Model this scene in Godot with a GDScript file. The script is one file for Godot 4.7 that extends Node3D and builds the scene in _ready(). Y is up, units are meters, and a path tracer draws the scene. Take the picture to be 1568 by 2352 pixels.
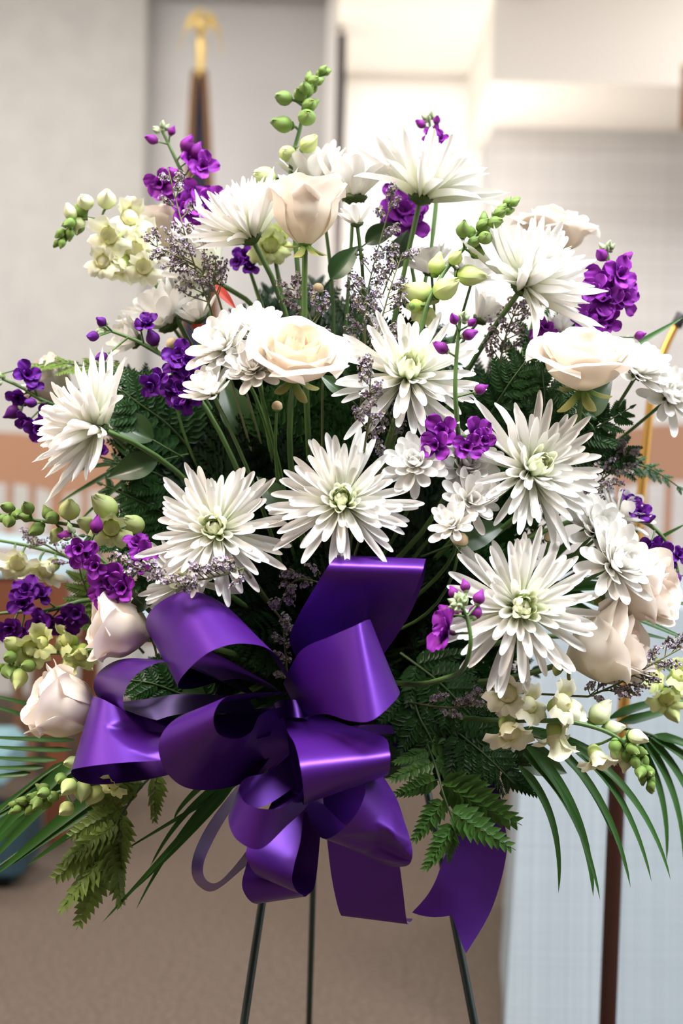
extends Node3D
# A funeral spray of chrysanthemums, roses, snapdragons and stock on a wire easel, with a purple satin bow, in a church hall.

const FOCUS := 1.3          # metres from the lens to the front flowers
var eye := Vector3(0, 1.0, 1.3)
var look := Basis()
var focal := 3267.0         # in pixels of the 1568 x 2352 frame
var rng := RandomNumberGenerator.new()
var M := {}
var shapes := {}
var taken := {}
var foam_at := Vector3()

class Buf:
	var v := PackedVector3Array()
	var n := PackedVector3Array()
	var c := PackedColorArray()
	var uv := PackedVector2Array()
	var ix := PackedInt32Array()

	func tri(a: int, b: int, d: int) -> void:
		ix.append(a)
		ix.append(b)
		ix.append(d)
		var k := (v[d] - v[a]).cross(v[b] - v[a])
		n[a] += k
		n[b] += k
		n[d] += k

	func grid(nu: int, nv: int, f: Callable, cf = null) -> void:
		var o := v.size()
		for j in nv + 1:
			for i in nu + 1:
				var a := float(i) / nu
				var b := float(j) / nv
				v.append(f.call(a, b))
				n.append(Vector3())
				uv.append(Vector2(a, b))
				c.append(cf.call(a, b) if cf != null else Color.WHITE)
		for j in nv:
			for i in nu:
				var p := o + j * (nu + 1) + i
				tri(p, p + nu + 1, p + 1)
				tri(p + 1, p + nu + 1, p + nu + 2)

	func tube(path: PackedVector3Array, r0: float, r1: float, sides := 7, col := Color.WHITE, caps := false) -> void:
		var o := v.size()
		var m := path.size()
		var side := Vector3.ZERO
		for j in m:
			var t := (path[mini(j + 1, m - 1)] - path[maxi(j - 1, 0)]).normalized()
			if side == Vector3.ZERO:
				side = t.cross(Vector3.UP if absf(t.y) < 0.9 else Vector3.RIGHT).normalized()
			else:
				side = (side - t * side.dot(t)).normalized()
			var other := t.cross(side)
			var r := lerpf(r0, r1, float(j) / (m - 1))
			for i in sides:
				var a := TAU * i / sides
				v.append(path[j] + (side * cos(a) + other * sin(a)) * r)
				n.append(Vector3())
				uv.append(Vector2(float(i) / sides, float(j) / (m - 1)))
				c.append(col)
		for j in m - 1:
			for i in sides:
				var p := o + j * sides + i
				var q := o + j * sides + (i + 1) % sides
				tri(p, q, p + sides)
				tri(q, q + sides, p + sides)
		if caps:
			for e in 2:
				var ring := o + (m - 1) * sides * e
				v.append(path[(m - 1) * e])
				n.append(Vector3())
				uv.append(Vector2())
				c.append(col)
				for i in sides:
					if e == 0:
						tri(v.size() - 1, ring + (i + 1) % sides, ring + i)
					else:
						tri(v.size() - 1, ring + i, ring + (i + 1) % sides)

	func lathe(profile: PackedVector2Array, sides := 20, col := Color.WHITE) -> void:
		var o := v.size()
		for p in profile:
			for i in sides:
				var a := TAU * i / sides
				v.append(Vector3(cos(a) * p.x, p.y, sin(a) * p.x))
				n.append(Vector3())
				uv.append(Vector2(float(i) / sides, p.y))
				c.append(col)
		for j in profile.size() - 1:
			for i in sides:
				var p := o + j * sides + i
				var q := o + j * sides + (i + 1) % sides
				tri(p, q, p + sides)
				tri(q, q + sides, p + sides)

	func box(lo: Vector3, hi: Vector3, bevel := 0.0, at := Transform3D()) -> void:
		# a box with chamfered edges: every face has vertices of its own
		var mid := (lo + hi) / 2
		var h := (hi - lo) / 2
		var b := minf(bevel, minf(h.x, minf(h.y, h.z)) * 0.45)
		var faces := []
		for ax in 3:
			for s in [-1.0, 1.0]:
				var e := Vector3()
				e[ax] = s
				var u := Vector3()
				u[(ax + 1) % 3] = 1
				var w := Vector3()
				w[(ax + 2) % 3] = 1
				var q := []
				for k in [[-1, -1], [1, -1], [1, 1], [-1, 1]]:
					q.append(e * h[ax] + u * k[0] * (h[(ax + 1) % 3] - b) + w * k[1] * (h[(ax + 2) % 3] - b))
				faces.append([q, e])
				if b > 0:
					for k in [-1.0, 1.0]:
						for pair in [[u, w, (ax + 1) % 3, (ax + 2) % 3]]:
							if s > 0 or true:
								var a0 = e * h[ax] + u * k * (h[pair[2]] - b)
								var a1 = e * (h[ax] - b) + u * k * h[pair[2]]
								var l = w * (h[pair[3]] - b)
								faces.append([[a0 - l, a0 + l, a1 + l, a1 - l], (e + u * k)])
		if b > 0:
			for sx in [-1.0, 1.0]:
				for sy in [-1.0, 1.0]:
					for sz in [-1.0, 1.0]:
						var s := Vector3(sx, sy, sz)
						faces.append([[s * Vector3(h.x, h.y - b, h.z - b), s * Vector3(h.x - b, h.y, h.z - b), s * Vector3(h.x - b, h.y - b, h.z)], s])
		for f in faces:
			var q: Array = f[0]
			var o := v.size()
			var nn: Vector3 = (q[2] - q[0]).cross(q[1] - q[0])
			if nn.dot(f[1]) < 0:
				q.reverse()
			for k in q.size():
				v.append(at * (q[k] + mid))
				n.append(Vector3())
				uv.append(Vector2(q[k].x + q[k].z, q[k].y))
				c.append(Color.WHITE)
			tri(o, o + 1, o + 2)
			if q.size() == 4:
				tri(o, o + 2, o + 3)

	func add(b: Buf, t: Transform3D, tint := Color.WHITE) -> void:
		var o := v.size()
		for k in b.v.size():
			v.append(t * b.v[k])
			n.append(t.basis * b.n[k])
			c.append(b.c[k] * tint)
			uv.append(b.uv[k])
		for k in b.ix.size():
			ix.append(o + b.ix[k])

	func mesh() -> ArrayMesh:
		var a := []
		a.resize(Mesh.ARRAY_MAX)
		for k in n.size():
			n[k] = n[k].normalized() if n[k].length_squared() > 1e-24 else Vector3.UP
		a[Mesh.ARRAY_VERTEX] = v
		a[Mesh.ARRAY_NORMAL] = n
		a[Mesh.ARRAY_COLOR] = c
		a[Mesh.ARRAY_TEX_UV] = uv
		a[Mesh.ARRAY_INDEX] = ix
		var m := ArrayMesh.new()
		m.add_surface_from_arrays(Mesh.PRIMITIVE_TRIANGLES, a)
		return m


# ---------- helpers ----------
func at_px(px: float, py: float, z := 0.0) -> Vector3:     # a point z metres in front of the plane of focus
	var d := FOCUS - z
	return eye + look * Vector3((px - 784.0) / focal * d, -(py - 1176.0) / focal * d, -d)

func bx(px: float, d: float) -> float:                       # room x and height for something d metres away
	return (px - 784.0) / focal * d

func by(py: float, d: float) -> float:
	return eye.y + (1034.0 - py) / focal * d

func metres(px: float, z := 0.0) -> float:
	return px / focal * (FOCUS - z)

func dirv(x: float, y: float, z: float) -> Vector3:
	return (look * Vector3(x, y, z)).normalized()

func lin(r: float, g: float, b: float) -> Color:
	return Color(r / 255.0, g / 255.0, b / 255.0).srgb_to_linear()

func frame(y: Vector3, roll := 0.0) -> Basis:                # a basis whose y is that direction
	var x := y.cross(Vector3(0.31, 0.2, 0.93)).normalized()
	x = x.rotated(y, roll)
	return Basis(x, y, x.cross(y))

func facing(y: Vector3, towards: Vector3) -> Basis:          # y along, z as near as may be to that direction
	var x := y.cross(towards).normalized()
	return Basis(x, y, x.cross(y))

func curve(pts: Array, n: int) -> PackedVector3Array:        # Catmull-Rom through the points
	var out := PackedVector3Array()
	var m := pts.size()
	for i in n + 1:
		var s := float(i) / n * (m - 1)
		var k := mini(int(s), m - 2)
		var t := s - k
		var a: Vector3 = pts[maxi(k - 1, 0)]
		var b: Vector3 = pts[k]
		var c: Vector3 = pts[k + 1]
		var d: Vector3 = pts[mini(k + 2, m - 1)]
		out.append(0.5 * ((2 * b) + (c - a) * t + (2 * a - 5 * b + 4 * c - d) * t * t + (3 * b - a - 3 * c + d) * t * t * t))
	return out

func numbered(called: String) -> String:
	var k: int = taken.get(called, 0)
	taken[called] = k + 1
	return called if k == 0 else "%s_%03d" % [called, k]

func tag(o: Node3D, label: String, category := "", group := "", kind := "") -> void:
	if label:
		o.set_meta("label", label)
	if category:
		o.set_meta("category", category)
	if group:
		o.set_meta("group", group)
	if kind:
		o.set_meta("kind", kind)

func thing(called: String, label: String, category: String, at := Vector3.ZERO, group := "") -> Node3D:
	var o := Node3D.new()
	o.name = numbered(called)
	o.position = at
	add_child(o, true)
	tag(o, label, category, group)
	return o

func part(root: Node3D, called: String, mesh: Mesh, m: Material, x := Transform3D()) -> MeshInstance3D:   # x is in the room
	var o := MeshInstance3D.new()
	o.name = called
	o.mesh = mesh
	o.material_override = m
	var up := Transform3D()
	var p: Node3D = root
	while p != self and p != null:
		up = p.transform * up
		p = p.get_parent() as Node3D
	o.transform = up.affine_inverse() * x
	root.add_child(o, true)
	return o

func solo(called: String, mesh: Mesh, m: Material, label: String, category := "", kind := "", at := Vector3.ZERO) -> MeshInstance3D:
	var o := MeshInstance3D.new()
	o.name = numbered(called)
	o.mesh = mesh
	o.material_override = m
	o.position = at
	add_child(o, true)
	tag(o, label, category, "", kind)
	return o

func slab(called: String, lo: Vector3, hi: Vector3, m: Material, label: String) -> MeshInstance3D:
	var b := Buf.new()
	b.box(lo, hi)
	return solo(called, b.mesh(), m, label, "", "structure")

func stem_to(root: Node3D, top: Vector3, dir: Vector3, foot: Vector3, r: float, called := "stem") -> void:
	var d := top.distance_to(foot)
	var p := PackedVector3Array()
	var c1 := top - dir * d * 0.42
	var c2 := foot + (top - foot).normalized() * d * 0.25
	for i in 13:
		var t := i / 12.0
		p.append(top.bezier_interpolate(c1, c2, foot, t))
	var b := Buf.new()
	b.tube(p, r, r * 1.25, 7)
	part(root, called, b.mesh(), M.stem)

func foot_for(px: float, py: float) -> Vector3:              # where a stem enters the foam: on the side that it leans to
	var d := Vector2(px - 740, py - 1500)
	var k := clampf(d.length() / 900.0, 0.0, 1.0)
	d = d.normalized() * k
	return foam_at + look * Vector3(d.x * 0.085 + rng.randf_range(-0.012, 0.012), -d.y * 0.095 + rng.randf_range(-0.012, 0.012), 0.045 + rng.randf_range(-0.02, 0.005))

func noise_tex(freq: float, seed_: int, lo: Color, hi: Color, normal := false, size := 512) -> NoiseTexture2D:
	var t := NoiseTexture2D.new()
	var f := FastNoiseLite.new()
	f.seed = seed_
	f.frequency = freq
	f.fractal_octaves = 4
	t.noise = f
	t.width = size
	t.height = size
	t.seamless = true
	if normal:
		t.as_normal_map = true
		t.bump_strength = 4.0
	else:
		var g := Gradient.new()
		g.set_color(0, lo)
		g.set_color(1, hi)
		t.color_ramp = g
	return t

func mat(called: String, r: float, g: float, b: float, rough := 0.6, spec := 0.5) -> StandardMaterial3D:
	var m := StandardMaterial3D.new()
	m.resource_name = called
	m.albedo_color = Color(r / 255.0, g / 255.0, b / 255.0)
	m.roughness = rough
	m.metallic_specular = spec
	m.cull_mode = BaseMaterial3D.CULL_DISABLED
	M[called] = m
	return m

func petal_mat(called: String, r: float, g: float, b: float, through: float, rough := 0.55) -> StandardMaterial3D:
	var m := mat(called, r, g, b, rough, 0.35)
	m.vertex_color_use_as_albedo = true
	m.backlight_enabled = true
	m.backlight = Color(through, through, through).linear_to_srgb()
	return m

func tri_map(m: StandardMaterial3D, t: Texture2D, scale: float) -> void:
	m.albedo_texture = t
	m.uv1_triplanar = true
	m.uv1_world_triplanar = true
	m.uv1_scale = Vector3(scale, scale, scale)

func materials() -> void:
	petal_mat("white_petal", 249, 248, 246, 0.5)
	petal_mat("green_petal", 222, 235, 170, 0.4)
	petal_mat("rose_petal", 251, 243, 234, 0.55)
	petal_mat("rose_heart", 252, 240, 229, 0.55)
	petal_mat("rose_peach", 252, 224, 202, 0.55)
	petal_mat("snap_cream", 243, 242, 222, 0.5)
	petal_mat("snap_lime", 216, 224, 166, 0.45)
	petal_mat("snap_green", 124, 148, 84, 0.2)
	petal_mat("stock_purple", 142, 44, 165, 0.4)
	petal_mat("stock_dark", 98, 24, 140, 0.35)
	petal_mat("leafy", 235, 235, 225, 0.3)
	mat("sepal", 96, 128, 58, 0.5)
	mat("calyx_dark", 62, 84, 34, 0.6)
	mat("sage", 150, 168, 128, 0.7)
	mat("stem", 74, 104, 48, 0.45)
	mat("stem_dark", 58, 84, 40, 0.5)
	mat("twig", 96, 100, 62, 0.7)
	petal_mat("statice", 186, 176, 182, 0.2, 0.8)
	petal_mat("fern", 38, 74, 34, 0.3, 0.34)
	petal_mat("fern_bright", 74, 118, 54, 0.35, 0.36)
	petal_mat("fern_olive", 104, 128, 60, 0.35, 0.4)
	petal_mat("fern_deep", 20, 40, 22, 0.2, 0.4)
	petal_mat("palm", 54, 92, 44, 0.25, 0.35)
	mat("salal", 44, 70, 34, 0.35)
	mat("bud_tan", 205, 180, 140, 0.6)
	mat("coral", 226, 92, 78, 0.5)
	var s := mat("satin", 78, 26, 130, 0.38, 0.5)
	s.metallic = 0.55
	s.normal_enabled = true
	s.normal_texture = noise_tex(0.25, 5, Color.BLACK, Color.WHITE, true, 256)
	s.normal_scale = 0.05
	s.uv1_scale = Vector3(14, 60, 1)
	mat("wire", 22, 38, 32, 0.35)
	mat("foam", 36, 62, 34, 0.95)
	mat("tray", 26, 44, 30, 0.5)
	tri_map(mat("wall_paint", 255, 255, 255, 0.85, 0.2), noise_tex(0.02, 11, Color(0.79, 0.785, 0.77), Color(0.83, 0.825, 0.805)), 0.6)
	var w: StandardMaterial3D = M.wall_paint
	w.normal_enabled = true
	w.normal_texture = noise_tex(0.12, 12, Color.BLACK, Color.WHITE, true)
	w.normal_scale = 0.25
	tri_map(mat("wall_cover", 255, 255, 255, 0.85, 0.2), weave(), 1.0)
	mat("wall_grey", 222, 221, 220, 0.85, 0.2)
	mat("soffit", 248, 244, 238, 0.85, 0.2)
	mat("white_paint", 246, 244, 240, 0.6, 0.3)
	tri_map(mat("carpet", 255, 255, 255, 0.98, 0.05), noise_tex(0.06, 21, Color(0.30, 0.262, 0.232), Color(0.42, 0.375, 0.335)), 2.2)
	mat("bronze_frame", 72, 66, 70, 0.5)
	var g := mat("pane", 255, 255, 255, 0.02)
	g.transparency = BaseMaterial3D.TRANSPARENCY_ALPHA
	g.albedo_color.a = 0.08
	petal_mat("shade_cloth", 250, 246, 242, 0.9, 0.8)
	mat("oak", 172, 128, 100, 0.45)
	mat("walnut", 108, 62, 40, 0.4)
	tri_map(mat("pole_wood", 255, 255, 255, 0.3), noise_tex(0.05, 31, Color(0.13, 0.05, 0.03), Color(0.23, 0.09, 0.055)), 6.0)
	var br := mat("brass", 206, 158, 84, 0.3)
	br.metallic = 0.9
	var gd := mat("gold", 226, 198, 128, 0.4)
	gd.metallic = 0.55
	mat("navy", 34, 30, 52, 0.8)
	mat("fringe", 122, 88, 52, 0.8)
	mat("banner_red", 150, 30, 42, 0.8)
	tri_map(mat("blue_cloth", 255, 255, 255, 0.9, 0.2), linen(), 3.0)
	mat("blue_pad", 168, 190, 198, 0.85, 0.2)
	mat("teal_pad", 118, 150, 158, 0.85, 0.2)
	mat("teal_dark", 44, 62, 70, 0.85, 0.2)
	mat("black_tip", 26, 24, 24, 0.4)
	var e := mat("glow_panel", 255, 255, 255, 0.8)
	e.emission_enabled = true
	e.emission = Color(1, 0.97, 0.93)
	e.emission_energy_multiplier = 2.0
	var gl := mat("glow_globe", 255, 255, 255, 0.6)
	gl.emission_enabled = true
	gl.emission = Color(1, 0.96, 0.91)
	gl.emission_energy_multiplier = 9.0
	mat("fitting", 236, 236, 234, 0.5)

func weave() -> ImageTexture:                                 # woven wall covering: threads both ways
	var im := Image.create(256, 256, false, Image.FORMAT_RGB8)
	var r := RandomNumberGenerator.new()
	r.seed = 3
	var row := []
	var col := []
	for i in 256:
		row.append(r.randf_range(-0.03, 0.03))
		col.append(r.randf_range(-0.02, 0.02))
	for y in 256:
		for x in 256:
			var k: float = row[y] + col[x] + (-0.035 if y % 16 < 2 else 0.0) + (-0.02 if x % 16 < 2 else 0.0)
			im.set_pixel(x, y, Color(0.81 + k, 0.81 + k, 0.815 + k))
	return ImageTexture.create_from_image(im)

func linen() -> ImageTexture:
	var im := Image.create(256, 256, false, Image.FORMAT_RGB8)
	var r := RandomNumberGenerator.new()
	r.seed = 4
	var row := []
	var col := []
	for i in 256:
		row.append(r.randf_range(-0.02, 0.02))
		col.append(r.randf_range(-0.035, 0.035))
	for y in 256:
		for x in 256:
			var k: float = row[y] + col[x]
			im.set_pixel(x, y, Color(0.585 + k, 0.63 + k, 0.655 + k))
	return ImageTexture.create_from_image(im)

# ---------- shared flower shapes, one unit long along y, inner face towards z ----------
func petal_shape(width: float, bend: float, cup: float, tip: float, c0: Color, c1: Color, nu := 4, nv := 13, wave := 0.0, ph := 0.0) -> Buf:
	var b := Buf.new()
	var f := func(u: float, t: float) -> Vector3:
		var s := u * 2.0 - 1.0
		t = 1.0 - pow(1.0 - t, 1.7)
		var w := width * (0.5 + 0.5 * smoothstep(0.0, 0.6, t)) * sqrt(maxf(0.0, 1.0 - pow(maxf(0.0, (t - tip) / (1.0 - tip)), 2.6)))
		var x := s * w * 0.5
		var lift := cup * smoothstep(1.0, 0.8, t) * (s * s - 0.3) * width * (0.5 + 0.5 * (1.0 - t)) + wave * sin(s * 5.0 + t * 7.0 + ph) * width * t
		var a := bend * t
		var y := t if absf(bend) < 0.02 else sin(a) / bend
		var z := 0.0 if absf(bend) < 0.02 else (1.0 - cos(a)) / bend
		return Vector3(x, y - sin(a) * lift, z + cos(a) * lift)
	var cf := func(_u: float, t: float) -> Color: return c0.lerp(c1, smoothstep(0.0, 0.45, t))
	b.grid(nu, nv, f, cf)
	return b

func lobe(b: Buf, mid: float, half: float, y0: float, y1: float, r0: float, flare: float, curl: float, wav: float, c0: Color, c1: Color) -> void:
	var f := func(u: float, t: float) -> Vector3:
		var s := u * 2.0 - 1.0
		var a := mid + s * half * (1.0 - 0.25 * t * t)
		var edge := 1.0 - 0.28 * s * s * t
		var r := r0 + flare * t * t + wav * sin(s * 6.0 + mid * 3.0) * t
		var y := y0 + (y1 - y0) * t * edge - curl * t * t * t
		return Vector3(cos(a) * r, y, sin(a) * r)
	var cf := func(_u: float, t: float) -> Color: return c0.lerp(c1, t)
	b.grid(5, 5, f, cf)

func make_shapes() -> void:
	var white := lin(252, 252, 250)
	var base := lin(238, 242, 218)
	var green := lin(196, 226, 110)
	for k in 6:                                                # long spoon petals of the spider mums
		shapes["long%d" % k] = petal_shape(0.122, [-0.5, -0.2, 0.1, 0.35, 0.6, 0.2][k], [0.8, 0.7, 0.85, 1.0, 0.9, 1.1][k], 0.6, base, white).mesh()
	for k in 3:                                                # short petals in the heart
		shapes["heart%d" % k] = petal_shape(0.3, [0.9, 1.3, 0.6][k], 0.6, 0.6, green, lin(246, 250, 226)).mesh()
	shapes["eye0"] = petal_shape(0.34, 1.2, 0.7, 0.5, lin(150, 200, 60), lin(205, 232, 120)).mesh()
	for k in 3:                                                # broad petals of the spray mums
		shapes["broad%d" % k] = petal_shape(0.34, [0.25, 0.55, 0.05][k], 0.35, 0.6, lin(244, 242, 230), white).mesh()
	shapes["sepal"] = petal_shape(0.36, -0.5, 0.4, 0.35, lin(116, 156, 70), lin(156, 156, 96), 3, 6).mesh()
	var cup := Buf.new()
	cup.lathe(PackedVector2Array([Vector2(0.12, -0.42), Vector2(0.3, -0.38), Vector2(0.62, -0.2), Vector2(0.9, 0.02), Vector2(1.0, 0.2), Vector2(0.8, 0.3), Vector2(0.0, 0.32)]), 14)
	for i in 14:
		var br := petal_shape(0.5, 0.5, 0.4, 0.5, Color.WHITE, Color.WHITE, 2, 4)
		var a := TAU * i / 14.0
		var out := Vector3(cos(a), 0, sin(a))
		var up := (Vector3.UP * 0.85 + out * 0.5).normalized()
		cup.add(br, Transform3D(facing(up, -out).scaled_local(Vector3(0.62, 0.62, 0.62)), out * 0.72 + Vector3.DOWN * 0.2))
	shapes["cup"] = cup.mesh()
	# snapdragon: an open floret, a swollen bud, a tight bud, a calyx
	var w := Color.WHITE
	var gr := lin(206, 226, 150)
	for k in 2:
		var b := Buf.new()
		b.lathe(PackedVector2Array([Vector2(0.02, 0.0), Vector2(0.17, 0.04), Vector2(0.23, 0.18), Vector2(0.23, 0.36)]), 12, gr)
		b.lathe(PackedVector2Array([Vector2(0.23, 0.36), Vector2(0.28, 0.5), Vector2(0.24, 0.62), Vector2(0.12, 0.7), Vector2(0.0, 0.7)]), 12, lin(252, 250, 226))
		lobe(b, PI / 2 - 0.6, 0.85, 0.44, 1.12 + 0.06 * k, 0.26, 0.22 + 0.1 * k, 0.08, 0.07, lin(236, 240, 200), w)
		lobe(b, PI / 2 + 0.6, 0.85, 0.44, 1.06, 0.26, 0.26, 0.1, 0.07, lin(236, 240, 200), w)
		lobe(b, -PI / 2 - 0.85, 0.75, 0.44, 0.86, 0.27, 0.42, 0.26 + 0.1 * k, 0.08, lin(236, 240, 200), w)
		lobe(b, -PI / 2 + 0.85, 0.75, 0.44, 0.88, 0.27, 0.4, 0.3, 0.08, lin(236, 240, 200), w)
		lobe(b, -PI / 2, 0.6, 0.44, 0.8, 0.27, 0.36, 0.34, 0.06, lin(236, 240, 200), w)
		lobe(b, -PI / 2, 0.9, 0.44, 0.72, 0.24, -0.1, -0.05, 0.02, gr, lin(250, 246, 190))
		shapes["snap%d" % k] = b.mesh()
	var bud := Buf.new()
	var bf := func(u: float, t: float) -> Vector3:
		var a := u * TAU
		var r := 0.34 * sin(PI * pow(t, 0.8)) * (1.0 + 0.12 * cos(a * 2.0) * t) + 0.01
		return Vector3(cos(a) * r, t * (1.0 - 0.06 * cos(a * 2.0) * t), sin(a) * r)
	var bc := func(_u: float, t: float) -> Color: return lin(205, 226, 150).lerp(w, t)
	bud.grid(14, 9, bf, bc)
	lobe(bud, PI / 2, 1.1, 0.5, 1.02, 0.27, -0.16, 0.0, 0.02, gr, w)
	shapes["bud"] = bud.mesh()
	var cal := Buf.new()
	for i in 5:
		var a := TAU * i / 5.0
		var out := Vector3(cos(a), 0, sin(a))
		cal.add(petal_shape(0.62, 0.5, 0.4, 0.45, w, w, 2, 4), Transform3D(facing((Vector3.UP + out * 0.55).normalized(), -out).scaled_local(Vector3(0.44, 0.44, 0.44)), out * 0.06))
	cal.lathe(PackedVector2Array([Vector2(0.0, -0.06), Vector2(0.12, -0.03), Vector2(0.2, 0.08)]), 10)
	shapes["calyx"] = cal.mesh()
	# stock: ruffled purple florets
	for k in 3:
		var b := Buf.new()
		for i in 4 + 4:
			var inner := i >= 4
			var a := TAU * (i % 4) / 4.0 + (0.8 if inner else 0.0) + rng.randf_range(-0.25, 0.25)
			var out := Vector3(cos(a), 0, sin(a))
			var op := rng.randf_range(0.15, 0.5) if inner else rng.randf_range(0.75, 1.25)
			var d := (Vector3.UP * cos(op) + out * sin(op)).normalized()
			var p := petal_shape(0.86, rng.randf_range(-0.9, -0.2), 0.22, 0.55, lin(120, 70, 140) if not inner else lin(190, 170, 190), lin(255, 255, 255), 5, 5, 0.1, rng.randf() * 6.0)
			b.add(p, Transform3D(facing(d, (Vector3.UP - d * d.y)).scaled_local(Vector3.ONE * (0.4 if inner else rng.randf_range(0.58, 0.7))), out * 0.03 + Vector3.UP * 0.15))
		b.lathe(PackedVector2Array([Vector2(0.02, -0.1), Vector2(0.07, 0.0), Vector2(0.06, 0.18)]), 7, lin(150, 160, 110))
		shapes["stock%d" % k] = b.mesh()
	# fern: three pinnae made of paired toothed leaflets; whole fronds for the depths
	for k in 3:
		shapes["pinna%d" % k] = pinna(9, [0.36, 0.3, 0.33][k], [0.5, 0.3, 0.4][k])
	for k in 3:
		var b := Buf.new()
		var fr := pinna(7, 0.36, 0.4)
		for i in 11:
			var t := 0.22 + 0.76 * i / 10.0
			for s in [-1.0, 1.0]:
				var l := 0.46 * pow(1.0 - t, 0.75) + 0.05
				var d := Vector3(s * sin(1.0 - 0.4 * t), cos(1.0 - 0.4 * t), rng.randf_range(-0.25, 0.1)).normalized()
				b.add(fr, Transform3D(facing(d, Vector3(0.2 * s, 0, 1)).scaled_local(Vector3(l, l, l)), Vector3(0, t, -0.22 * t * t * (1 + k * 0.6))), Color.WHITE.lerp(Color(0.7, 0.8, 0.6), rng.randf()))
		var path := PackedVector3Array()
		for i in 9:
			var t := i / 8.0
			path.append(Vector3(0, t, -0.22 * t * t * (1 + k * 0.6)))
		b.tube(path, 0.008, 0.003, 5)
		shapes["frond%d" % k] = b.mesh()
	for k in 3:
		shapes["pinna_mesh%d" % k] = (shapes["pinna%d" % k] as Buf).mesh()
	# statice: a tiny papery cup
	var st := Buf.new()
	for i in 4:
		var a := TAU * i / 4.0
		var out := Vector3(cos(a), 0, sin(a))
		st.add(petal_shape(0.9, -0.4, 0.2, 0.5, lin(150, 140, 150), w, 1, 2), Transform3D(facing((Vector3.UP + out * 0.8).normalized(), -out).scaled_local(Vector3.ONE * 0.9), Vector3()))
	shapes["statice"] = st

func pinna(pairs: int, spread: float, droop: float) -> Buf:
	var b := Buf.new()
	var path := PackedVector3Array([Vector3(0, 0, 0), Vector3(0, 0.35, -droop * 0.03), Vector3(0, 0.7, -droop * 0.12), Vector3(0, 1.0, -droop * 0.25)])
	b.tube(path, 0.012, 0.004, 4, Color(0.9, 1.0, 0.7))
	for i in pairs:
		for s in [-1.0, 1.0]:
			var t := 0.05 + 0.9 * (i + (0.25 if s > 0 else 0.0)) / pairs
			var l := spread * pow(1.0 - t, 0.62) * (0.75 if i == 0 else 1.0) + 0.045
			var ang := 1.05 - 0.45 * t
			var d := Vector3(s * sin(ang), cos(ang), rng.randf_range(-0.22, 0.02)).normalized()
			var tone := rng.randf_range(0.8, 1.1)
			var f := func(u: float, q: float) -> Vector3:
				var e := u * 2.0 - 1.0
				var tooth := 1.0 + 0.1 * sin(q * 22.0 + u)
				var w: float = 0.5 * sin(PI * pow(clampf(q * 0.97 + 0.03, 0, 1), 0.62)) * tooth
				return Vector3(e * w * 0.5, q, (absf(e) - 0.4) * w * 0.24 - q * q * 0.12)
			var cf := func(_u: float, q: float) -> Color: return Color(tone, tone, tone * 0.9).lerp(Color(tone * 1.15, tone * 1.1, tone), q * 0.5)
			var leaf := Buf.new()
			leaf.grid(2, 6, f, cf)
			b.add(leaf, Transform3D(facing(d, Vector3(0, 0, 1)).scaled_local(Vector3(l, l, l)), Vector3(0, t, -droop * 0.25 * t * t)))
	return b

# ---------- flowers ----------
func put_petal(root: Node3D, shape: String, m: Material, base: Vector3, dir: Vector3, axis: Vector3, width: float, length: float, called := "petal") -> MeshInstance3D:
	var z := (axis - dir * dir.dot(axis))
	if z.length() < 0.05:
		z = dir.cross(Vector3(0.3, 0.5, 0.8))
	return part(root, called, shapes[shape], m, Transform3D(facing(dir, z.normalized()).scaled_local(Vector3(width, length, length)), base))

func mum(label: String, px: float, py: float, z: float, R: float, dx: float, dy: float, dz: float, open := 95.0, n := 66, seed_ := 1, group := "spider chrysanthemums in the spray") -> void:
	rng.seed = seed_ * 977 + 5
	var dir := dirv(dx, dy, dz)
	var base := at_px(px, py, z)
	var r := metres(R, z)
	var foot := foot_for(px, py)
	var root := thing("chrysanthemum", label, "flower", foot, group)
	var fr := frame(dir, rng.randf() * TAU)
	for i in n:
		var t := float(i) / (n - 1)
		var az := i * 2.39996 + rng.randf_range(-0.22, 0.22)
		var th := deg_to_rad(lerpf(2.0, open, pow(t, 0.8 if open >= 88.0 else 0.66)) + rng.randf_range(-6, 6))
		var out := fr.x * cos(az) + fr.z * sin(az)
		var d := (dir * cos(th) + out * sin(th)).normalized()
		var side_on := open < 88.0
		var l := r * (lerpf(0.6, 0.74, t / 0.3) if side_on and t < 0.3 else lerpf(0.74, 0.98, (t - 0.3) / 0.7) if side_on else lerpf(0.1, 0.2, t / 0.12) if t < 0.12 else lerpf(0.22, 0.54, (t - 0.12) / 0.28) if t < 0.4 else lerpf(0.58, 1.0, pow((t - 0.4) / 0.6, 0.7))) * (rng.randf_range(0.86, 1.1) if t < 0.6 else rng.randf_range(0.8, 1.16))
		var at := base + out * r * 0.11 * sqrt(t) + dir * r * 0.16 * (1.0 - t)
		if t < 0.12 and not side_on:
			put_petal(root, "eye0", M.green_petal, at, d, dir, l * 0.95, l)
		elif t < 0.34 and not side_on:
			put_petal(root, "heart%d" % (i % 3), M.white_petal, at, d, dir, r * lerpf(0.26, 0.42, t / 0.34), l * 1.05)
		else:
			put_petal(root, "long%d" % rng.randi_range(0, 5), M.white_petal, at, d, dir, r * rng.randf_range(0.82, 1.1), l)
	part(root, "calyx", shapes.cup, M.calyx_dark, Transform3D(fr.scaled_local(Vector3.ONE * r * 0.17), base - dir * r * 0.02))
	stem_to(root, base - dir * r * 0.07, dir, foot, 0.0026)

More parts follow.
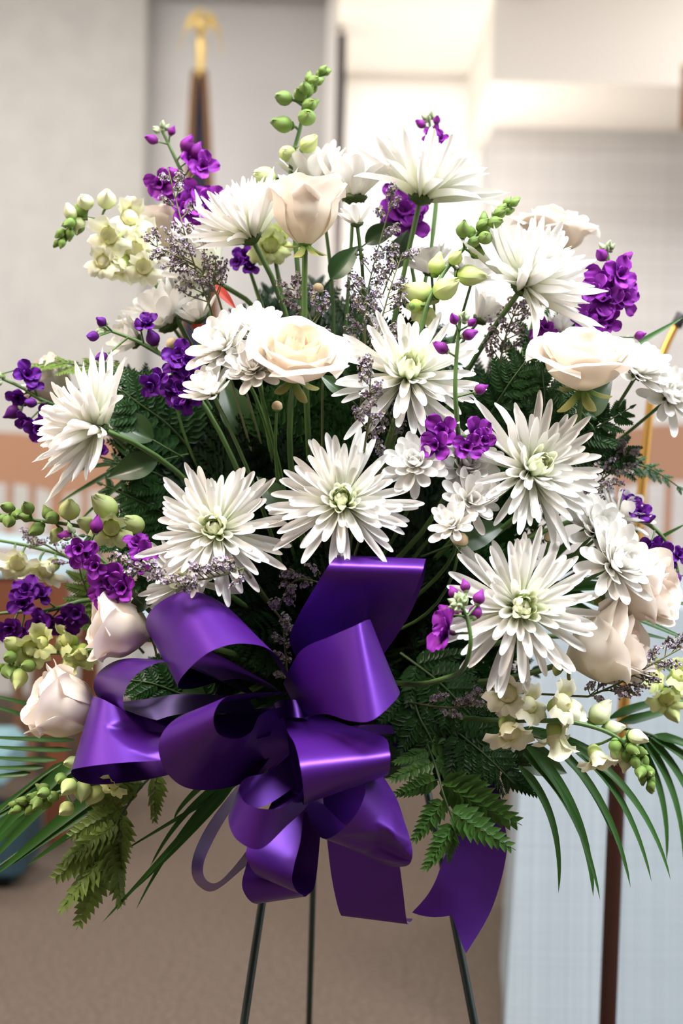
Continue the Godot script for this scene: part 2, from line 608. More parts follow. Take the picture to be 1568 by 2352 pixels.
func pom(label: String, px: float, py: float, z: float, R: float, dx: float, dy: float, dz: float, open := 88.0, n := 38, seed_ := 1) -> void:
	rng.seed = seed_ * 613 + 9
	var dir := dirv(dx, dy, dz)
	var base := at_px(px, py, z)
	var r := metres(R, z)
	var foot := foot_for(px, py)
	var root := thing("spray_chrysanthemum", label, "flower", foot, "small white spray chrysanthemums")
	var fr := frame(dir, rng.randf() * TAU)
	for i in n:
		var t := float(i) / (n - 1)
		var az := i * 2.39996 + rng.randf_range(-0.2, 0.2)
		var th := deg_to_rad(lerpf(8.0, open, pow(t, 0.7)) + rng.randf_range(-6, 6))
		var out := fr.x * cos(az) + fr.z * sin(az)
		var d := (dir * cos(th) + out * sin(th)).normalized()
		var l := r * lerpf(0.42, 0.98, pow(t, 0.6)) * rng.randf_range(0.9, 1.08)
		put_petal(root, "broad%d" % rng.randi_range(0, 2), M.white_petal, base + out * r * 0.14 * sqrt(t) + dir * r * 0.12 * (1.0 - t), d, dir, r * rng.randf_range(0.85, 1.05), l)
	part(root, "calyx", shapes.cup, M.calyx_dark, Transform3D(fr.scaled_local(Vector3.ONE * r * 0.26), base - dir * r * 0.02))
	stem_to(root, base - dir * r * 0.1, dir, foot, 0.0018)

func rose_petal(rk: float, h: float, half: float, close: float, flare: float, edge: float, tip: float, c0: Color, c1: Color) -> ArrayMesh:
	var b := Buf.new()
	var f := func(u: float, t: float) -> Vector3:
		var s := u * 2.0 - 1.0
		var a := s * half * (0.55 + 0.45 * sin(minf(t * 1.7, 1.0) * PI / 2))
		var r := rk * (0.2 + 0.8 * sin(minf(t / 0.55, 1.0) * PI / 2))
		r *= 1.0 - close * smoothstep(0.45, 1.0, t)
		var k := maxf(0.0, (t - 0.62) / 0.38)
		r += flare * k * k + edge * pow(absf(s), 3.0) * t * 0.5
		var top := 1.0 - 0.2 * pow(absf(s), 2.4) + tip * (1.0 - absf(s)) * 0.3
		var y := h * (t * lerpf(1.0, top, t)) - flare * 0.55 * k * k * k + 0.02 * sin(s * 9.0 + rk * 20.0) * t
		return Vector3(sin(a) * r, y, cos(a) * r)
	var cf := func(_u: float, t: float) -> Color: return c0.lerp(c1, smoothstep(0.2, 0.95, t))
	b.grid(12, 12, f, cf)
	return b.mesh()

func make_roses() -> void:
	var w := Color.WHITE
	var low := lin(247, 244, 230)
	# [radius, height, half angle, closing, flare, edge, tip], from the heart outwards
	var cup := [[0.26, 1.95, 2.2, 0.45, 0.0, 0.0, 0.1], [0.42, 2.02, 1.7, 0.3, 0.02, 0.0, 0.1], [0.6, 2.1, 1.35, 0.18, 0.08, 0.02, 0.14], [0.8, 2.1, 1.15, 0.1, 0.16, 0.05, 0.24], [0.95, 1.98, 1.05, 0.05, 0.26, 0.09, 0.3]]
	var wide := [[0.26, 1.42, 2.2, 0.45, 0.0, 0.0, 0.1], [0.42, 1.46, 1.7, 0.3, 0.02, 0.0, 0.1], [0.6, 1.46, 1.35, 0.14, 0.12, 0.02, 0.14], [0.78, 1.42, 1.15, 0.0, 0.22, 0.08, 0.25], [0.88, 1.3, 1.0, -0.05, 0.42, 0.16, 0.4]]
	for k in 5:
		var a = cup[k]
		shapes["cup%d" % k] = rose_petal(a[0], a[1], a[2], a[3], a[4], a[5], a[6], low, w)
		a = wide[k]
		shapes["wide%d" % k] = rose_petal(a[0], a[1], a[2], a[3], a[4], a[5], a[6], low, w)

func rose(label: String, px: float, py: float, z: float, R: float, dx: float, dy: float, dz: float, kind := "cup", roll := 0.0) -> void:
	rng.seed = int(px * 3 + py)
	var dir := dirv(dx, dy, dz)
	var base := at_px(px, py, z)
	var r := metres(R, z)
	var foot := foot_for(px, py)
	var root := thing("rose", label, "flower", foot, "cream roses in the spray")
	var fr := frame(dir, roll)
	var many := [2, 3, 4, 5, 5]
	for k in 5:
		for i in many[k]:
			var a: float = TAU * i / many[k] + k * 0.9 + rng.randf_range(-0.12, 0.12)
			var q := fr.rotated(dir, a)
			q = q.rotated(q.x, deg_to_rad(rng.randf_range(0, 6) + (3.0 if k >= 3 and kind == "wide" else 0.0)))
			part(root, "petal", shapes["%s%d" % [kind, k]], (M.rose_peach if "peach" in label else M.rose_heart) if k < 3 else M.rose_petal, Transform3D(q.scaled_local(Vector3.ONE * r * rng.randf_range(0.96, 1.04)), base))
	for i in 5:
		var a := TAU * i / 5.0 + 0.4
		var out := fr.x * cos(a) + fr.z * sin(a)
		var d := (-dir * rng.randf_range(0.2, 1.0) + out * 0.8).normalized()
		put_petal(root, "sepal", M.leafy, base + out * r * 0.12, d, -out, r * 0.95, r * rng.randf_range(0.55, 0.85), "sepal")
	part(root, "calyx", shapes.cup, M.sepal, Transform3D(fr.scaled_local(Vector3.ONE * r * 0.24), base))
	stem_to(root, base - dir * r * 0.1, dir, foot, 0.0027)

func px_path(pts: Array) -> PackedVector3Array:              # pts: [px, py, z] each
	var p := []
	for a in pts:
		p.append(at_px(a[0], a[1], a[2]))
	return curve(p, maxi(12, p.size() * 6))

func near_on(path: PackedVector3Array, p: Vector3) -> int:
	var best := 0
	for i in path.size():
		if path[i].distance_squared_to(p) < path[best].distance_squared_to(p):
			best = i
	return best

func spike(root: Node3D, path: PackedVector3Array, foot: Vector3, r: float, m: Material) -> void:
	var a := path[0]
	var d := (path[1] - path[0]).normalized()
	var p := PackedVector3Array()
	for i in 9:
		p.append(foot.bezier_interpolate(foot.lerp(a, 0.3), a - d * foot.distance_to(a) * 0.3, a, i / 9.0))
	p.append_array(path)
	var b := Buf.new()
	b.tube(p, r * 1.1, r * 0.55, 7)
	part(root, "stem", b.mesh(), m)

# blooms: [px, py, size in px, kind]: o open, s swollen bud, b green bud
func snapdragon(label: String, pts: Array, blooms: Array, tip_buds: int, petal: String, group := "snapdragon spikes") -> void:
	rng.seed = int(pts[0][0] * 7 + pts[0][1])
	var path := px_path(pts)
	var foot := foot_for(pts[0][0], pts[0][1])
	var root := thing("snapdragon", label, "flower", foot, group)
	spike(root, path, foot, 0.0026, M.stem)
	var n := path.size()
	for e in blooms:
		var z: float = lerpf(pts[0][2], pts[-1][2], 0.5) + rng.randf_range(0.0, 0.025)
		var head := at_px(e[0], e[1], z)
		var k := near_on(path, head)
		var s: float = metres(e[2], z)
		var along := (path[mini(k + 1, n - 1)] - path[maxi(k - 1, 0)]).normalized()
		var away := head - path[k]
		var d := (away.normalized() + along * 0.55 + dirv(rng.randf_range(-0.2, 0.2), rng.randf_range(-0.35, 0.1), 0.15)).normalized()
		var foot_of := head - d * s * 0.55
		var kind: String = e[3]
		var f := facing(d, dirv(0.1, 1, 0.4)).scaled_local(Vector3.ONE * s)
		var shape := "snap%d" % rng.randi_range(0, 1) if kind == "o" else "bud"
		var m: Material = M[petal] if kind != "b" else M.snap_green
		var fl := part(root, "floret" if kind == "o" else "bud", shapes[shape], m, Transform3D(f, foot_of))
		part(fl, "calyx", shapes.calyx, M.sepal, Transform3D(f.orthonormalized().scaled_local(Vector3.ONE * s * (0.75 if kind == "o" else 0.95)), foot_of))
		if path[k].distance_to(foot_of) > 0.004:
			var b := Buf.new()
			b.tube(PackedVector3Array([path[k], path[k].lerp(foot_of, 0.6) + along * 0.001, foot_of]), 0.0012, 0.0015, 5)
			part(fl, "stalk", b.mesh(), M.stem)
	for i in tip_buds:                                          # tight green buds towards the tip
		var t := float(i) / maxi(1, tip_buds - 1)
		var k := clampi(int(lerpf(n * 0.62, n - 1, t)), 0, n - 2)
		var along := (path[k + 1] - path[k]).normalized()
		var q := frame(along, i * 2.4)
		var d := (along * lerpf(0.7, 1.3, t) + q.x * lerpf(1.0, 0.25, t)).normalized()
		var s := lerpf(0.0165, 0.0105, t)
		var f := frame(d, i * 1.0).scaled_local(Vector3.ONE * s)
		var at := path[k] + q.x * 0.002
		var bd := part(root, "bud", shapes.bud, M.snap_green, Transform3D(f, at))
		part(bd, "calyx", shapes.calyx, M.sepal, Transform3D(f.scaled_local(Vector3.ONE * 1.05), at))

# blooms: [px, py, size in px, kind]: o open, b bud
func stock(label: String, pts: Array, blooms: Array, tip: int, m_name := "stock_purple") -> void:
	rng.seed = int(pts[0][0] * 5 + pts[0][1] * 3)
	var path := px_path(pts)
	var foot := foot_for(pts[0][0], pts[0][1])
	var root := thing("stock_flower", label, "flower", foot, "purple stock stems")
	spike(root, path, foot, 0.0026, M.stem)
	var n := path.size()
	for e in blooms:
		var z: float = (pts[0][2] + pts[-1][2]) * 0.5 + rng.randf_range(0.0, 0.025)
		var head := at_px(e[0], e[1], z)
		var k := near_on(path, head)
		var s := metres(e[2], z)
		var d := ((head - path[k]).normalized() * 0.8 + dirv(rng.randf_range(-0.4, 0.4), rng.randf_range(-0.1, 0.5), 0.8)).normalized()
		var foot_of := head - d * s * 0.3
		var fl: MeshInstance3D
		if e[3] == "o":
			fl = part(root, "floret", shapes["stock%d" % rng.randi_range(0, 2)], M[m_name], Transform3D(frame(d, rng.randf() * TAU).scaled_local(Vector3.ONE * s), foot_of))
		else:
			d = ((head - path[k]).normalized() + (path[mini(k + 1, n - 1)] - path[maxi(0, k - 1)]).normalized() * 0.6).normalized()
			foot_of = head - d * s * 0.5
			var f := frame(d, rng.randf() * TAU).scaled_local(Vector3.ONE * s)
			fl = part(root, "bud", shapes.bud, M[m_name], Transform3D(f, foot_of))
			part(fl, "calyx", shapes.calyx, M.sage, Transform3D(f, foot_of))
		if path[k].distance_to(foot_of) > 0.003:
			var b := Buf.new()
			b.tube(PackedVector3Array([path[maxi(0, k - 2)], path[maxi(0, k - 2)].lerp(foot_of, 0.5), foot_of]), 0.0011, 0.0009, 5)
			part(fl, "stalk", b.mesh(), M.stem)
	for i in tip:                                               # a knob of grey-green buds at the tip
		var along := (path[n - 1] - path[n - 3]).normalized()
		var q := frame(along, i * 2.4)
		var d := (along * 0.5 + q.x * (0.3 + 0.7 * i / tip)).normalized()
		var f := frame(d, 0.0).scaled_local(Vector3(0.0075, 0.0085, 0.0075))
		part(root, "bud", shapes.bud, M.sage, Transform3D(f, path[n - 1] - along * 0.004 * i / tip + d * 0.003))

# a stem of airy statice: side twigs crowded with tiny flowers
func statice(label: String, pts: Array, wide: float, twigs: int, seed_: int) -> void:
	rng.seed = seed_
	var path := px_path(pts)
	var foot := foot_for(pts[0][0], pts[0][1])
	var root := thing("statice", label, "flower", foot, "lilac grey statice sprigs")
	var n := path.size()
	var b := Buf.new()
	var p := PackedVector3Array([foot, foot.lerp(path[0], 0.5)])
	p.append_array(path)
	b.tube(p, 0.0012, 0.0006, 5)
	var fl := Buf.new()
	var one: Buf = shapes.statice
	var w := metres(wide, pts[0][2])
	for i in twigs:
		var t := float(i) / twigs
		var k := clampi(int(t * (n - 1)), 0, n - 2)
		var along := (path[k + 1] - path[k]).normalized()
		var q := frame(along, rng.randf() * TAU)
		var side := (q.x + dirv(0, 0, 1) * 0.15 - dirv(0, 0, 1) * q.x.dot(dirv(0, 0, 1)) * 0.6).normalized()
		var l := w * (1.0 - 0.55 * t) * rng.randf_range(0.6, 1.1)
		var a := path[k]
		var end := a + (along * 0.75 + side * 0.7).normalized() * l
		var mid := a.lerp(end, 0.5) + side * l * 0.1
		b.tube(PackedVector3Array([a, mid, end]), 0.0006, 0.0004, 4)
		for j in 30:
			var s := rng.randf_range(0.3, 1.05)
			var on := a.bezier_interpolate(mid, mid, end, minf(s, 1.0))
			var o := Vector3(rng.randf_range(-1, 1), rng.randf_range(-0.2, 1), rng.randf_range(-1, 1)).normalized()
			var at := on + o * rng.randf_range(0.001, 0.0045)
			var sz := rng.randf_range(0.0018, 0.003)
			var tint := Color(1, 1, 1).lerp(Color(0.72, 0.64, 0.95), rng.randf() * 0.75) if j % 3 else Color(0.75, 0.78, 0.55)
			fl.add(one, Transform3D(frame(o, rng.randf() * TAU).scaled_local(Vector3.ONE * sz), at), tint)
	part(root, "twig", b.mesh(), M.twig)
	var x := part(root, "blossoms", fl.mesh(), M.statice)
	x.set_meta("kind", "stuff")

# ---------- greenery ----------
func fern(label: String, pts: Array, wide: float, m: String, face := Vector3(0, 0.35, 1), pairs := 10, droop := 0.0) -> void:
	rng.seed = int(pts[0][0] * 11 + pts[-1][1])
	var path := px_path(pts)
	var foot := path[0]
	var root := thing("fern_frond", label, "fern", foot, "fern fronds at the edge of the spray")
	var b := Buf.new()
	b.tube(path, 0.0015, 0.0006, 6)
	part(root, "stalk", b.mesh(), M.stem_dark)
	var n := path.size()
	var w := metres(wide, pts[0][2])
	var fz := dirv(face.x, face.y, face.z)
	for i in pairs + 1:
		var t := 0.2 + 0.78 * i / pairs
		var k := clampi(int(t * (n - 1)), 1, n - 2)
		var along := (path[k + 1] - path[k - 1]).normalized()
		var side := along.cross(fz).normalized()
		for s in [-1.0, 1.0]:
			if i == pairs and s > 0:
				continue
			var l := w * pow(1.0 - t * 0.97, 0.7) * rng.randf_range(0.9, 1.08) + w * 0.06
			var ang := 0.0 if i == pairs else 1.0 - 0.35 * t
			var d: Vector3 = (along * cos(ang) + side * s * sin(ang) + Vector3.DOWN * droop + fz * rng.randf_range(-0.15, 0.08)).normalized()
			part(root, "leaflet", shapes["pinna_mesh%d" % rng.randi_range(0, 2)], M[m], Transform3D(facing(d, fz).scaled_local(Vector3(l, l, l)), path[k]))

# leaflets: [x0, y0, z0, x1, y1, z1] from the stalk to each tip
func fern_by_leaflets(label: String, pts: Array, leaflets: Array, m: String, face := Vector3(0, 0.35, 1)) -> void:
	rng.seed = int(pts[0][0] * 13 + pts[-1][1])
	var path := px_path(pts)
	var root := thing("fern_frond", label, "fern", path[0], "fern fronds at the edge of the spray")
	var b := Buf.new()
	b.tube(path, 0.0015, 0.0008, 6)
	part(root, "stalk", b.mesh(), M.stem_dark)
	var fz := dirv(face.x, face.y, face.z)
	for e in leaflets:
		var a := at_px(e[0], e[1], e[2])
		var c := at_px(e[3], e[4], e[5])
		var l := a.distance_to(c)
		var tilt := (fz + dirv(rng.randf_range(-0.35, 0.35), rng.randf_range(-0.2, 0.3), 0)).normalized()
		part(root, "leaflet", shapes["pinna_mesh%d" % rng.randi_range(0, 2)], M[m], Transform3D(facing((c - a).normalized(), tilt).scaled_local(Vector3(l * 0.95, l, l)), a))

func blade_mesh(p0: Vector3, p1: Vector3, p2: Vector3, width: float, nrm: Vector3) -> ArrayMesh:
	var b := Buf.new()
	var f := func(u: float, t: float) -> Vector3:
		var p := p0.lerp(p1, t).lerp(p1.lerp(p2, t), t)
		var tg := (p1 - p0).lerp(p2 - p1, t).normalized()
		var side := tg.cross(nrm).normalized()
		var e := u * 2.0 - 1.0
		var w := width * minf(1.0, t * 6.0 + 0.25) * pow(maxf(0.0, 1.0 - t), 0.55)
		return p + side * e * w * 0.5 + nrm * absf(e) * w * 0.18
	var cf := func(_u: float, t: float) -> Color: return Color(1, 1, 1).lerp(Color(0.8, 0.9, 0.6), t)
	b.grid(2, 14, f, cf)
	return b.mesh()

# blades: [x0, y0, z0, x1, y1, z1, x2, y2, z2, width px] - start, the bend, the tip
func palm(label: String, rachis: Array, blades: Array, category := "leaf", called := "palm_frond") -> void:
	var path := px_path(rachis)
	var root := thing(called, label, category, path[0], "palm fronds at the edge of the spray")
	var b := Buf.new()
	b.tube(path, 0.0022, 0.0012, 6)
	part(root, "stalk", b.mesh(), M.stem_dark)
	for e in blades:
		var nrm := dirv(0.25, 0.5, 0.8)
		part(root, "blade", blade_mesh(at_px(e[0], e[1], e[2]), at_px(e[3], e[4], e[5]), at_px(e[6], e[7], e[8]), metres(e[9] * 1.2), nrm), M.palm)

func broad_leaf(label: String, px: float, py: float, z: float, len_px: float, ang: float, m := "salal", wid := 0.55, face := Vector3(0.1, 0.3, 1)) -> void:
	var d := dirv(cos(ang), sin(ang), 0.15)
	var base := at_px(px, py, z)
	var b := Buf.new()
	var l := metres(len_px, z)
	var f := func(u: float, t: float) -> Vector3:
		var s := u * 2.0 - 1.0
		var w := wid * sin(PI * pow(clampf(t * 0.98 + 0.02, 0, 1), 0.75))
		return Vector3(s * w * 0.5, t, absf(s) * w * 0.22 - t * t * 0.25)
	b.grid(6, 12, f)
	var root := thing("broad_leaf", label, "leaf", base, "broad leaves among the stems")
	var x := Transform3D(facing(d, dirv(face.x, face.y, face.z)).scaled_local(Vector3(l, l, l)), base)
	part(root, "blade", b.mesh(), M[m], x)
	var s := Buf.new()
	s.tube(PackedVector3Array([base, base - d * l * 0.25, base - d * l * 0.6 + dirv(0, 0, -1) * l * 0.2]), 0.001, 0.0012, 5)
	part(root, "stalk", s.mesh(), M.stem_dark)

# ---------- the bow ----------
# rungs: [x, y, z of one edge, x, y, z of the other edge] in picture units and metres; the ribbon runs through them
func ribbon(root: Node3D, called: String, rungs: Array, notch := 0.0, crease := [], label := "") -> void:
	var a := []
	var c := []
	for r in rungs:
		a.append(at_px(r[0], r[1], r[2]))
		c.append(at_px(r[3], r[4], r[5]))
	var n := rungs.size() * 9
	var pa := curve(a, n)
	var pc := curve(c, n)
	var b := Buf.new()
	var f := func(u: float, t: float) -> Vector3:
		var s := t
		if notch > 0.0:
			s = t * (1.0 - notch * (1.0 - absf(u * 2.0 - 1.0)))
		var k := minf(s * n, n - 0.001)
		var i := int(k)
		var p: Vector3 = pa[i].lerp(pa[i + 1], k - i).lerp(pc[i].lerp(pc[i + 1], k - i), u)
		for e in crease:                                          # a dent: [t, u, reach in t, reach in u, depth]
			var q := maxf(0.0, 1.0 - absf(t - e[0]) / e[2] - absf(u - e[1]) / e[3])
			p += look * Vector3(0, 0, e[4]) * q
		return p
	b.grid(26 if crease else 10, n, f)
	var o := part(root, called, b.mesh(), M.satin)
	if label:
		o.set_meta("label", label)

func bow() -> void:
	var root := thing("ribbon_bow", "large many-looped purple satin ribbon bow with hanging tails on the front of the flowers", "bow", at_px(690, 1640, -0.02))
	# behind, at the top
	ribbon(root, "loop", [[690, 1530, -0.01, 860, 1560, -0.01], [665, 1470, 0.015, 880, 1455, 0.015], [682, 1420, 0.035, 928, 1405, 0.035], [722, 1350, 0.062, 955, 1352, 0.062], [750, 1305, 0.072, 970, 1312, 0.072], [768, 1282, 0.06, 976, 1289, 0.06], [775, 1275, 0.03, 978, 1288, 0.03], [765, 1300, 0.0, 970, 1340, 0.0], [720, 1420, -0.015, 930, 1430, -0.02], [690, 1540, -0.015, 840, 1560, -0.02]])
	# upper left
	ribbon(root, "loop", [[660, 1560, 0.0, 690, 1600, 0.05], [590, 1462, 0.02, 632, 1502, 0.08], [505, 1382, 0.035, 560, 1478, 0.095], [425, 1358, 0.035, 488, 1494, 0.1], [355, 1393, 0.02, 434, 1536, 0.09], [335, 1440, -0.005, 408, 1575, 0.07], [372, 1478, -0.03, 440, 1582, 0.045], [470, 1490, -0.03, 550, 1560, 0.03], [620, 1570, -0.01, 660, 1600, 0.02]])
	# small, left
	ribbon(root, "loop", [[560, 1570, -0.01, 600, 1610, 0.03], [440, 1526, -0.01, 470, 1548, 0.045], [350, 1514, -0.01, 388, 1521, 0.055], [275, 1515, -0.012, 334, 1535, 0.06], [226, 1545, -0.02, 297, 1568, 0.055], [216, 1585, -0.035, 282, 1612, 0.04], [244, 1612, -0.045, 297, 1643, 0.025], [330, 1606, -0.045, 348, 1656, 0.015], [420, 1594, -0.03, 420, 1640, 0.015], [570, 1600, -0.015, 590, 1640, 0.015]])
	# the creased one, far left
	ribbon(root, "loop", [[640, 1620, -0.01, 620, 1690, 0.02], [480, 1645, 0.0, 480, 1725, 0.045], [372, 1655, 0.012, 385, 1745, 0.06], [290, 1632, 0.02, 275, 1752, 0.07], [236, 1606, 0.012, 192, 1762, 0.062], [213, 1598, -0.012, 163, 1772, 0.035], [234, 1606, -0.035, 188, 1797, 0.01], [310, 1632, -0.04, 262, 1800, -0.005], [420, 1650, -0.03, 400, 1776, -0.005], [620, 1640, -0.02, 600, 1700, 0.0]], 0.0, [[0.27, 0.4, 0.13, 0.45, -0.014], [0.2, 0.72, 0.12, 0.4, 0.008]])
	# the large one left of the knot, open end to the right
	ribbon(root, "loop", [[590, 1605, 0.0, 660, 1590, 0.02], [470, 1624, 0.05, 572, 1592, 0.085], [398, 1655, 0.075, 517, 1602, 0.11], [365, 1705, 0.078, 491, 1642, 0.118], [377, 1765, 0.07, 500, 1684, 0.112], [424, 1808, 0.05, 540, 1697, 0.09], [500, 1813, 0.022, 577, 1680, 0.06], [590, 1785, 0.0, 600, 1640, 0.035], [670, 1720, -0.01, 660, 1620, 0.015]])
	# upper right
	ribbon(root, "loop", [[650, 1570, 0.0, 690, 1650, 0.01], [690, 1495, 0.04, 745, 1640, 0.065], [760, 1461, 0.075, 800, 1655, 0.1], [815, 1437, 0.088, 850, 1656, 0.115], [842, 1424, 0.075, 895, 1622, 0.1], [850, 1427, 0.045, 918, 1590, 0.07], [822, 1450, 0.01, 890, 1585, 0.025], [730, 1540, -0.005, 770, 1630, 0.0], [670, 1600, -0.015, 690, 1660, -0.01]])
	# right of the knot, bright along its top
	ribbon(root, "loop", [[650, 1640, 0.01, 730, 1640, -0.01], [660, 1680, 0.05, 800, 1666, 0.03], [676, 1708, 0.09, 880, 1692, 0.07], [688, 1752, 0.12, 894, 1724, 0.1], [695, 1800, 0.122, 896, 1754, 0.104], [698, 1840, 0.105, 891, 1778, 0.085], [694, 1842, 0.06, 872, 1776, 0.045], [670, 1770, 0.03, 790, 1720, 0.01], [660, 1690, 0.0, 730, 1670, -0.01]])
	# lower right, creased
	ribbon(root, "loop", [[690, 1740, 0.0, 740, 1715, -0.04], [790, 1768, 0.045, 845, 1750, 0.0], [836, 1800, 0.075, 902, 1818, 0.03], [832, 1842, 0.09, 928, 1885, 0.05], [800, 1892, 0.09, 947, 1955, 0.058], [748, 1927, 0.072, 930, 1990, 0.048], [714, 1895, 0.035, 860, 1975, 0.01], [700, 1830, 0.01, 780, 1880, -0.02], [690, 1740, -0.01, 740, 1760, -0.04]], 0.0, [[0.56, 0.55, 0.12, 0.5, -0.014], [0.44, 0.72, 0.1, 0.4, 0.008]])
	# below the knot, a round opening at its top
	ribbon(root, "loop", [[690, 1710, 0.0, 700, 1790, 0.02], [620, 1770, 0.02, 610, 1850, 0.04], [566, 1786, 0.04, 536, 1862, 0.045], [549, 1812, 0.07, 525, 1888, 0.072], [564, 1845, 0.095, 545, 1930, 0.09], [607, 1858, 0.108, 597, 1950, 0.1], [655, 1851, 0.095, 655, 1900, 0.08], [700, 1800, 0.05, 712, 1840, 0.045], [700, 1720, 0.01, 720, 1770, 0.01]])
	# the lowest two
	ribbon(root, "loop", [[645, 1800, 0.01, 700, 1840, 0.03], [600, 1890, 0.045, 690, 1930, 0.055], [566, 1950, 0.06, 676, 1984, 0.07], [573, 1988, 0.06, 671, 2026, 0.075], [592, 2012, 0.045, 690, 2054, 0.06], [604, 2010, 0.01, 718, 2045, 0.025], [640, 1960, 0.0, 729, 1990, 0.005], [660, 1850, -0.01, 738, 1880, -0.005]])
	ribbon(root, "loop", [[600, 1880, 0.0, 720, 1890, -0.02], [566, 1985, 0.02, 690, 1985, 0.0], [556, 2036, 0.025, 692, 2028, 0.008], [576, 2071, 0.015, 694, 2054, 0.0], [601, 2072, -0.012, 704, 2058, -0.026], [613, 2035, -0.028, 720, 2030, -0.038], [622, 1950, -0.03, 720, 1950, -0.04], [660, 1820, -0.03, 720, 1820, -0.04]])
	# the thin loop seen nearly edge on
	ribbon(root, "loop", [[620, 1740, 0.02, 590, 1750, -0.02], [525, 1870, 0.03, 492, 1872, -0.025], [478, 1955, 0.035, 449, 1950, -0.025], [466, 1998, 0.035, 440, 2004, -0.025], [477, 2024, 0.035, 457, 2036, -0.025], [504, 2024, 0.035, 492, 2046, -0.025], [550, 1975, 0.03, 550, 2002, -0.025], [592, 1912, 0.025, 612, 1940, -0.025], [650, 1800, 0.015, 660, 1840, -0.025]])
	# the gathered middle
	ribbon(root, "loop", [[640, 1640, -0.02, 660, 1690, -0.01], [628, 1618, 0.0, 640, 1655, 0.012], [660, 1606, 0.012, 668, 1648, 0.024], [708, 1616, 0.01, 706, 1654, 0.02], [716, 1640, -0.02, 712, 1680, -0.02]])
	ribbon(root, "loop", [[700, 1660, 0.0, 690, 1700, 0.01], [790, 1668, -0.02, 780, 1700, -0.02], [850, 1664, -0.03, 850, 1690, -0.02], [900, 1668, -0.04, 905, 1686, -0.03], [880, 1690, -0.055, 880, 1700, -0.05], [760, 1690, -0.05, 750, 1700, -0.05]])
	ribbon(root, "loop", [[640, 1690, -0.03, 770, 1690, -0.05], [615, 1770, -0.035, 770, 1780, -0.055], [640, 1850, -0.04, 760, 1860, -0.06], [660, 1920, -0.05, 745, 1920, -0.065]])
	ribbon(root, "tail", [[735, 1790, -0.005, 880, 1800, -0.015], [745, 1860, -0.012, 900, 1880, -0.022], [752, 1940, -0.022, 915, 1970, -0.032], [763, 2025, -0.036, 926, 2052, -0.046], [779, 2094, -0.052, 934, 2117, -0.062], [790, 2104, -0.062, 941, 2120, -0.07], [800, 2096, -0.072, 948, 2110, -0.08]])
	ribbon(root, "tail", [[880, 1700, -0.06, 1040, 1690, -0.06], [1000, 1780, -0.055, 1130, 1770, -0.06], [1046, 1870, -0.05, 1156, 1880, -0.055], [1012, 1990, -0.035, 1163, 1960, -0.06], [985, 2050, -0.03, 1130, 2085, -0.05], [946, 2096, -0.03, 1070, 2190, -0.03]], 0.12)

# ---------- the room ----------
func lights() -> void:
	for e in [[Vector3(0.3, 3.06, 0.55), 1.3, 0.7, 35.0, Color(0.97, 0.98, 1.0), "rectangular white ceiling light panel above the flowers"], [Vector3(-1.9, 3.06, 0.9), 1.2, 0.7, 44.0, Color(1.0, 0.93, 0.88), "warm ceiling light panel at the left"], [Vector3(2.1, 3.06, 1.0), 1.2, 0.7, 38.0, Color(0.98, 0.985, 1.0), "ceiling light panel at the near right"], [Vector3(-1.5, 3.06, -2.6), 1.2, 0.6, 15.0, Color(1, 0.985, 0.97), "ceiling light panel before the flag"], [Vector3(2.3, 3.06, -3.3), 1.2, 0.6, 13.0, Color(1, 0.97, 0.94), "ceiling light panel at the back right"]]:
		var b := Buf.new()
		b.box(Vector3(-e[1] / 2 - 0.04, 0, -e[2] / 2 - 0.04), Vector3(e[1] / 2 + 0.04, 0.035, e[2] / 2 + 0.04), 0.01)
		var root := thing("ceiling_light", e[5], "ceiling light", e[0], "ceiling light panels")
		part(root, "frame", b.mesh(), M.fitting, Transform3D(Basis(), e[0] + Vector3(0, 0.004, 0)))
		var d := Buf.new()
		d.box(Vector3(-e[1] / 2, -0.006, -e[2] / 2), Vector3(e[1] / 2, 0.004, e[2] / 2))
		part(root, "light_diffuser", d.mesh(), M.glow_panel, Transform3D(Basis(), e[0]))
		var l := AreaLight3D.new()
		l.name = "panel_light"
		l.area_size = Vector2(e[1], e[2])
		l.light_energy = e[3]
		l.light_color = e[4]
		l.shadow_enabled = true
		l.area_range = 14.0
		l.position = e[0] + Vector3(0, -0.02, 0)
		l.rotation = Vector3(-PI / 2, 0, 0)
		add_child(l)

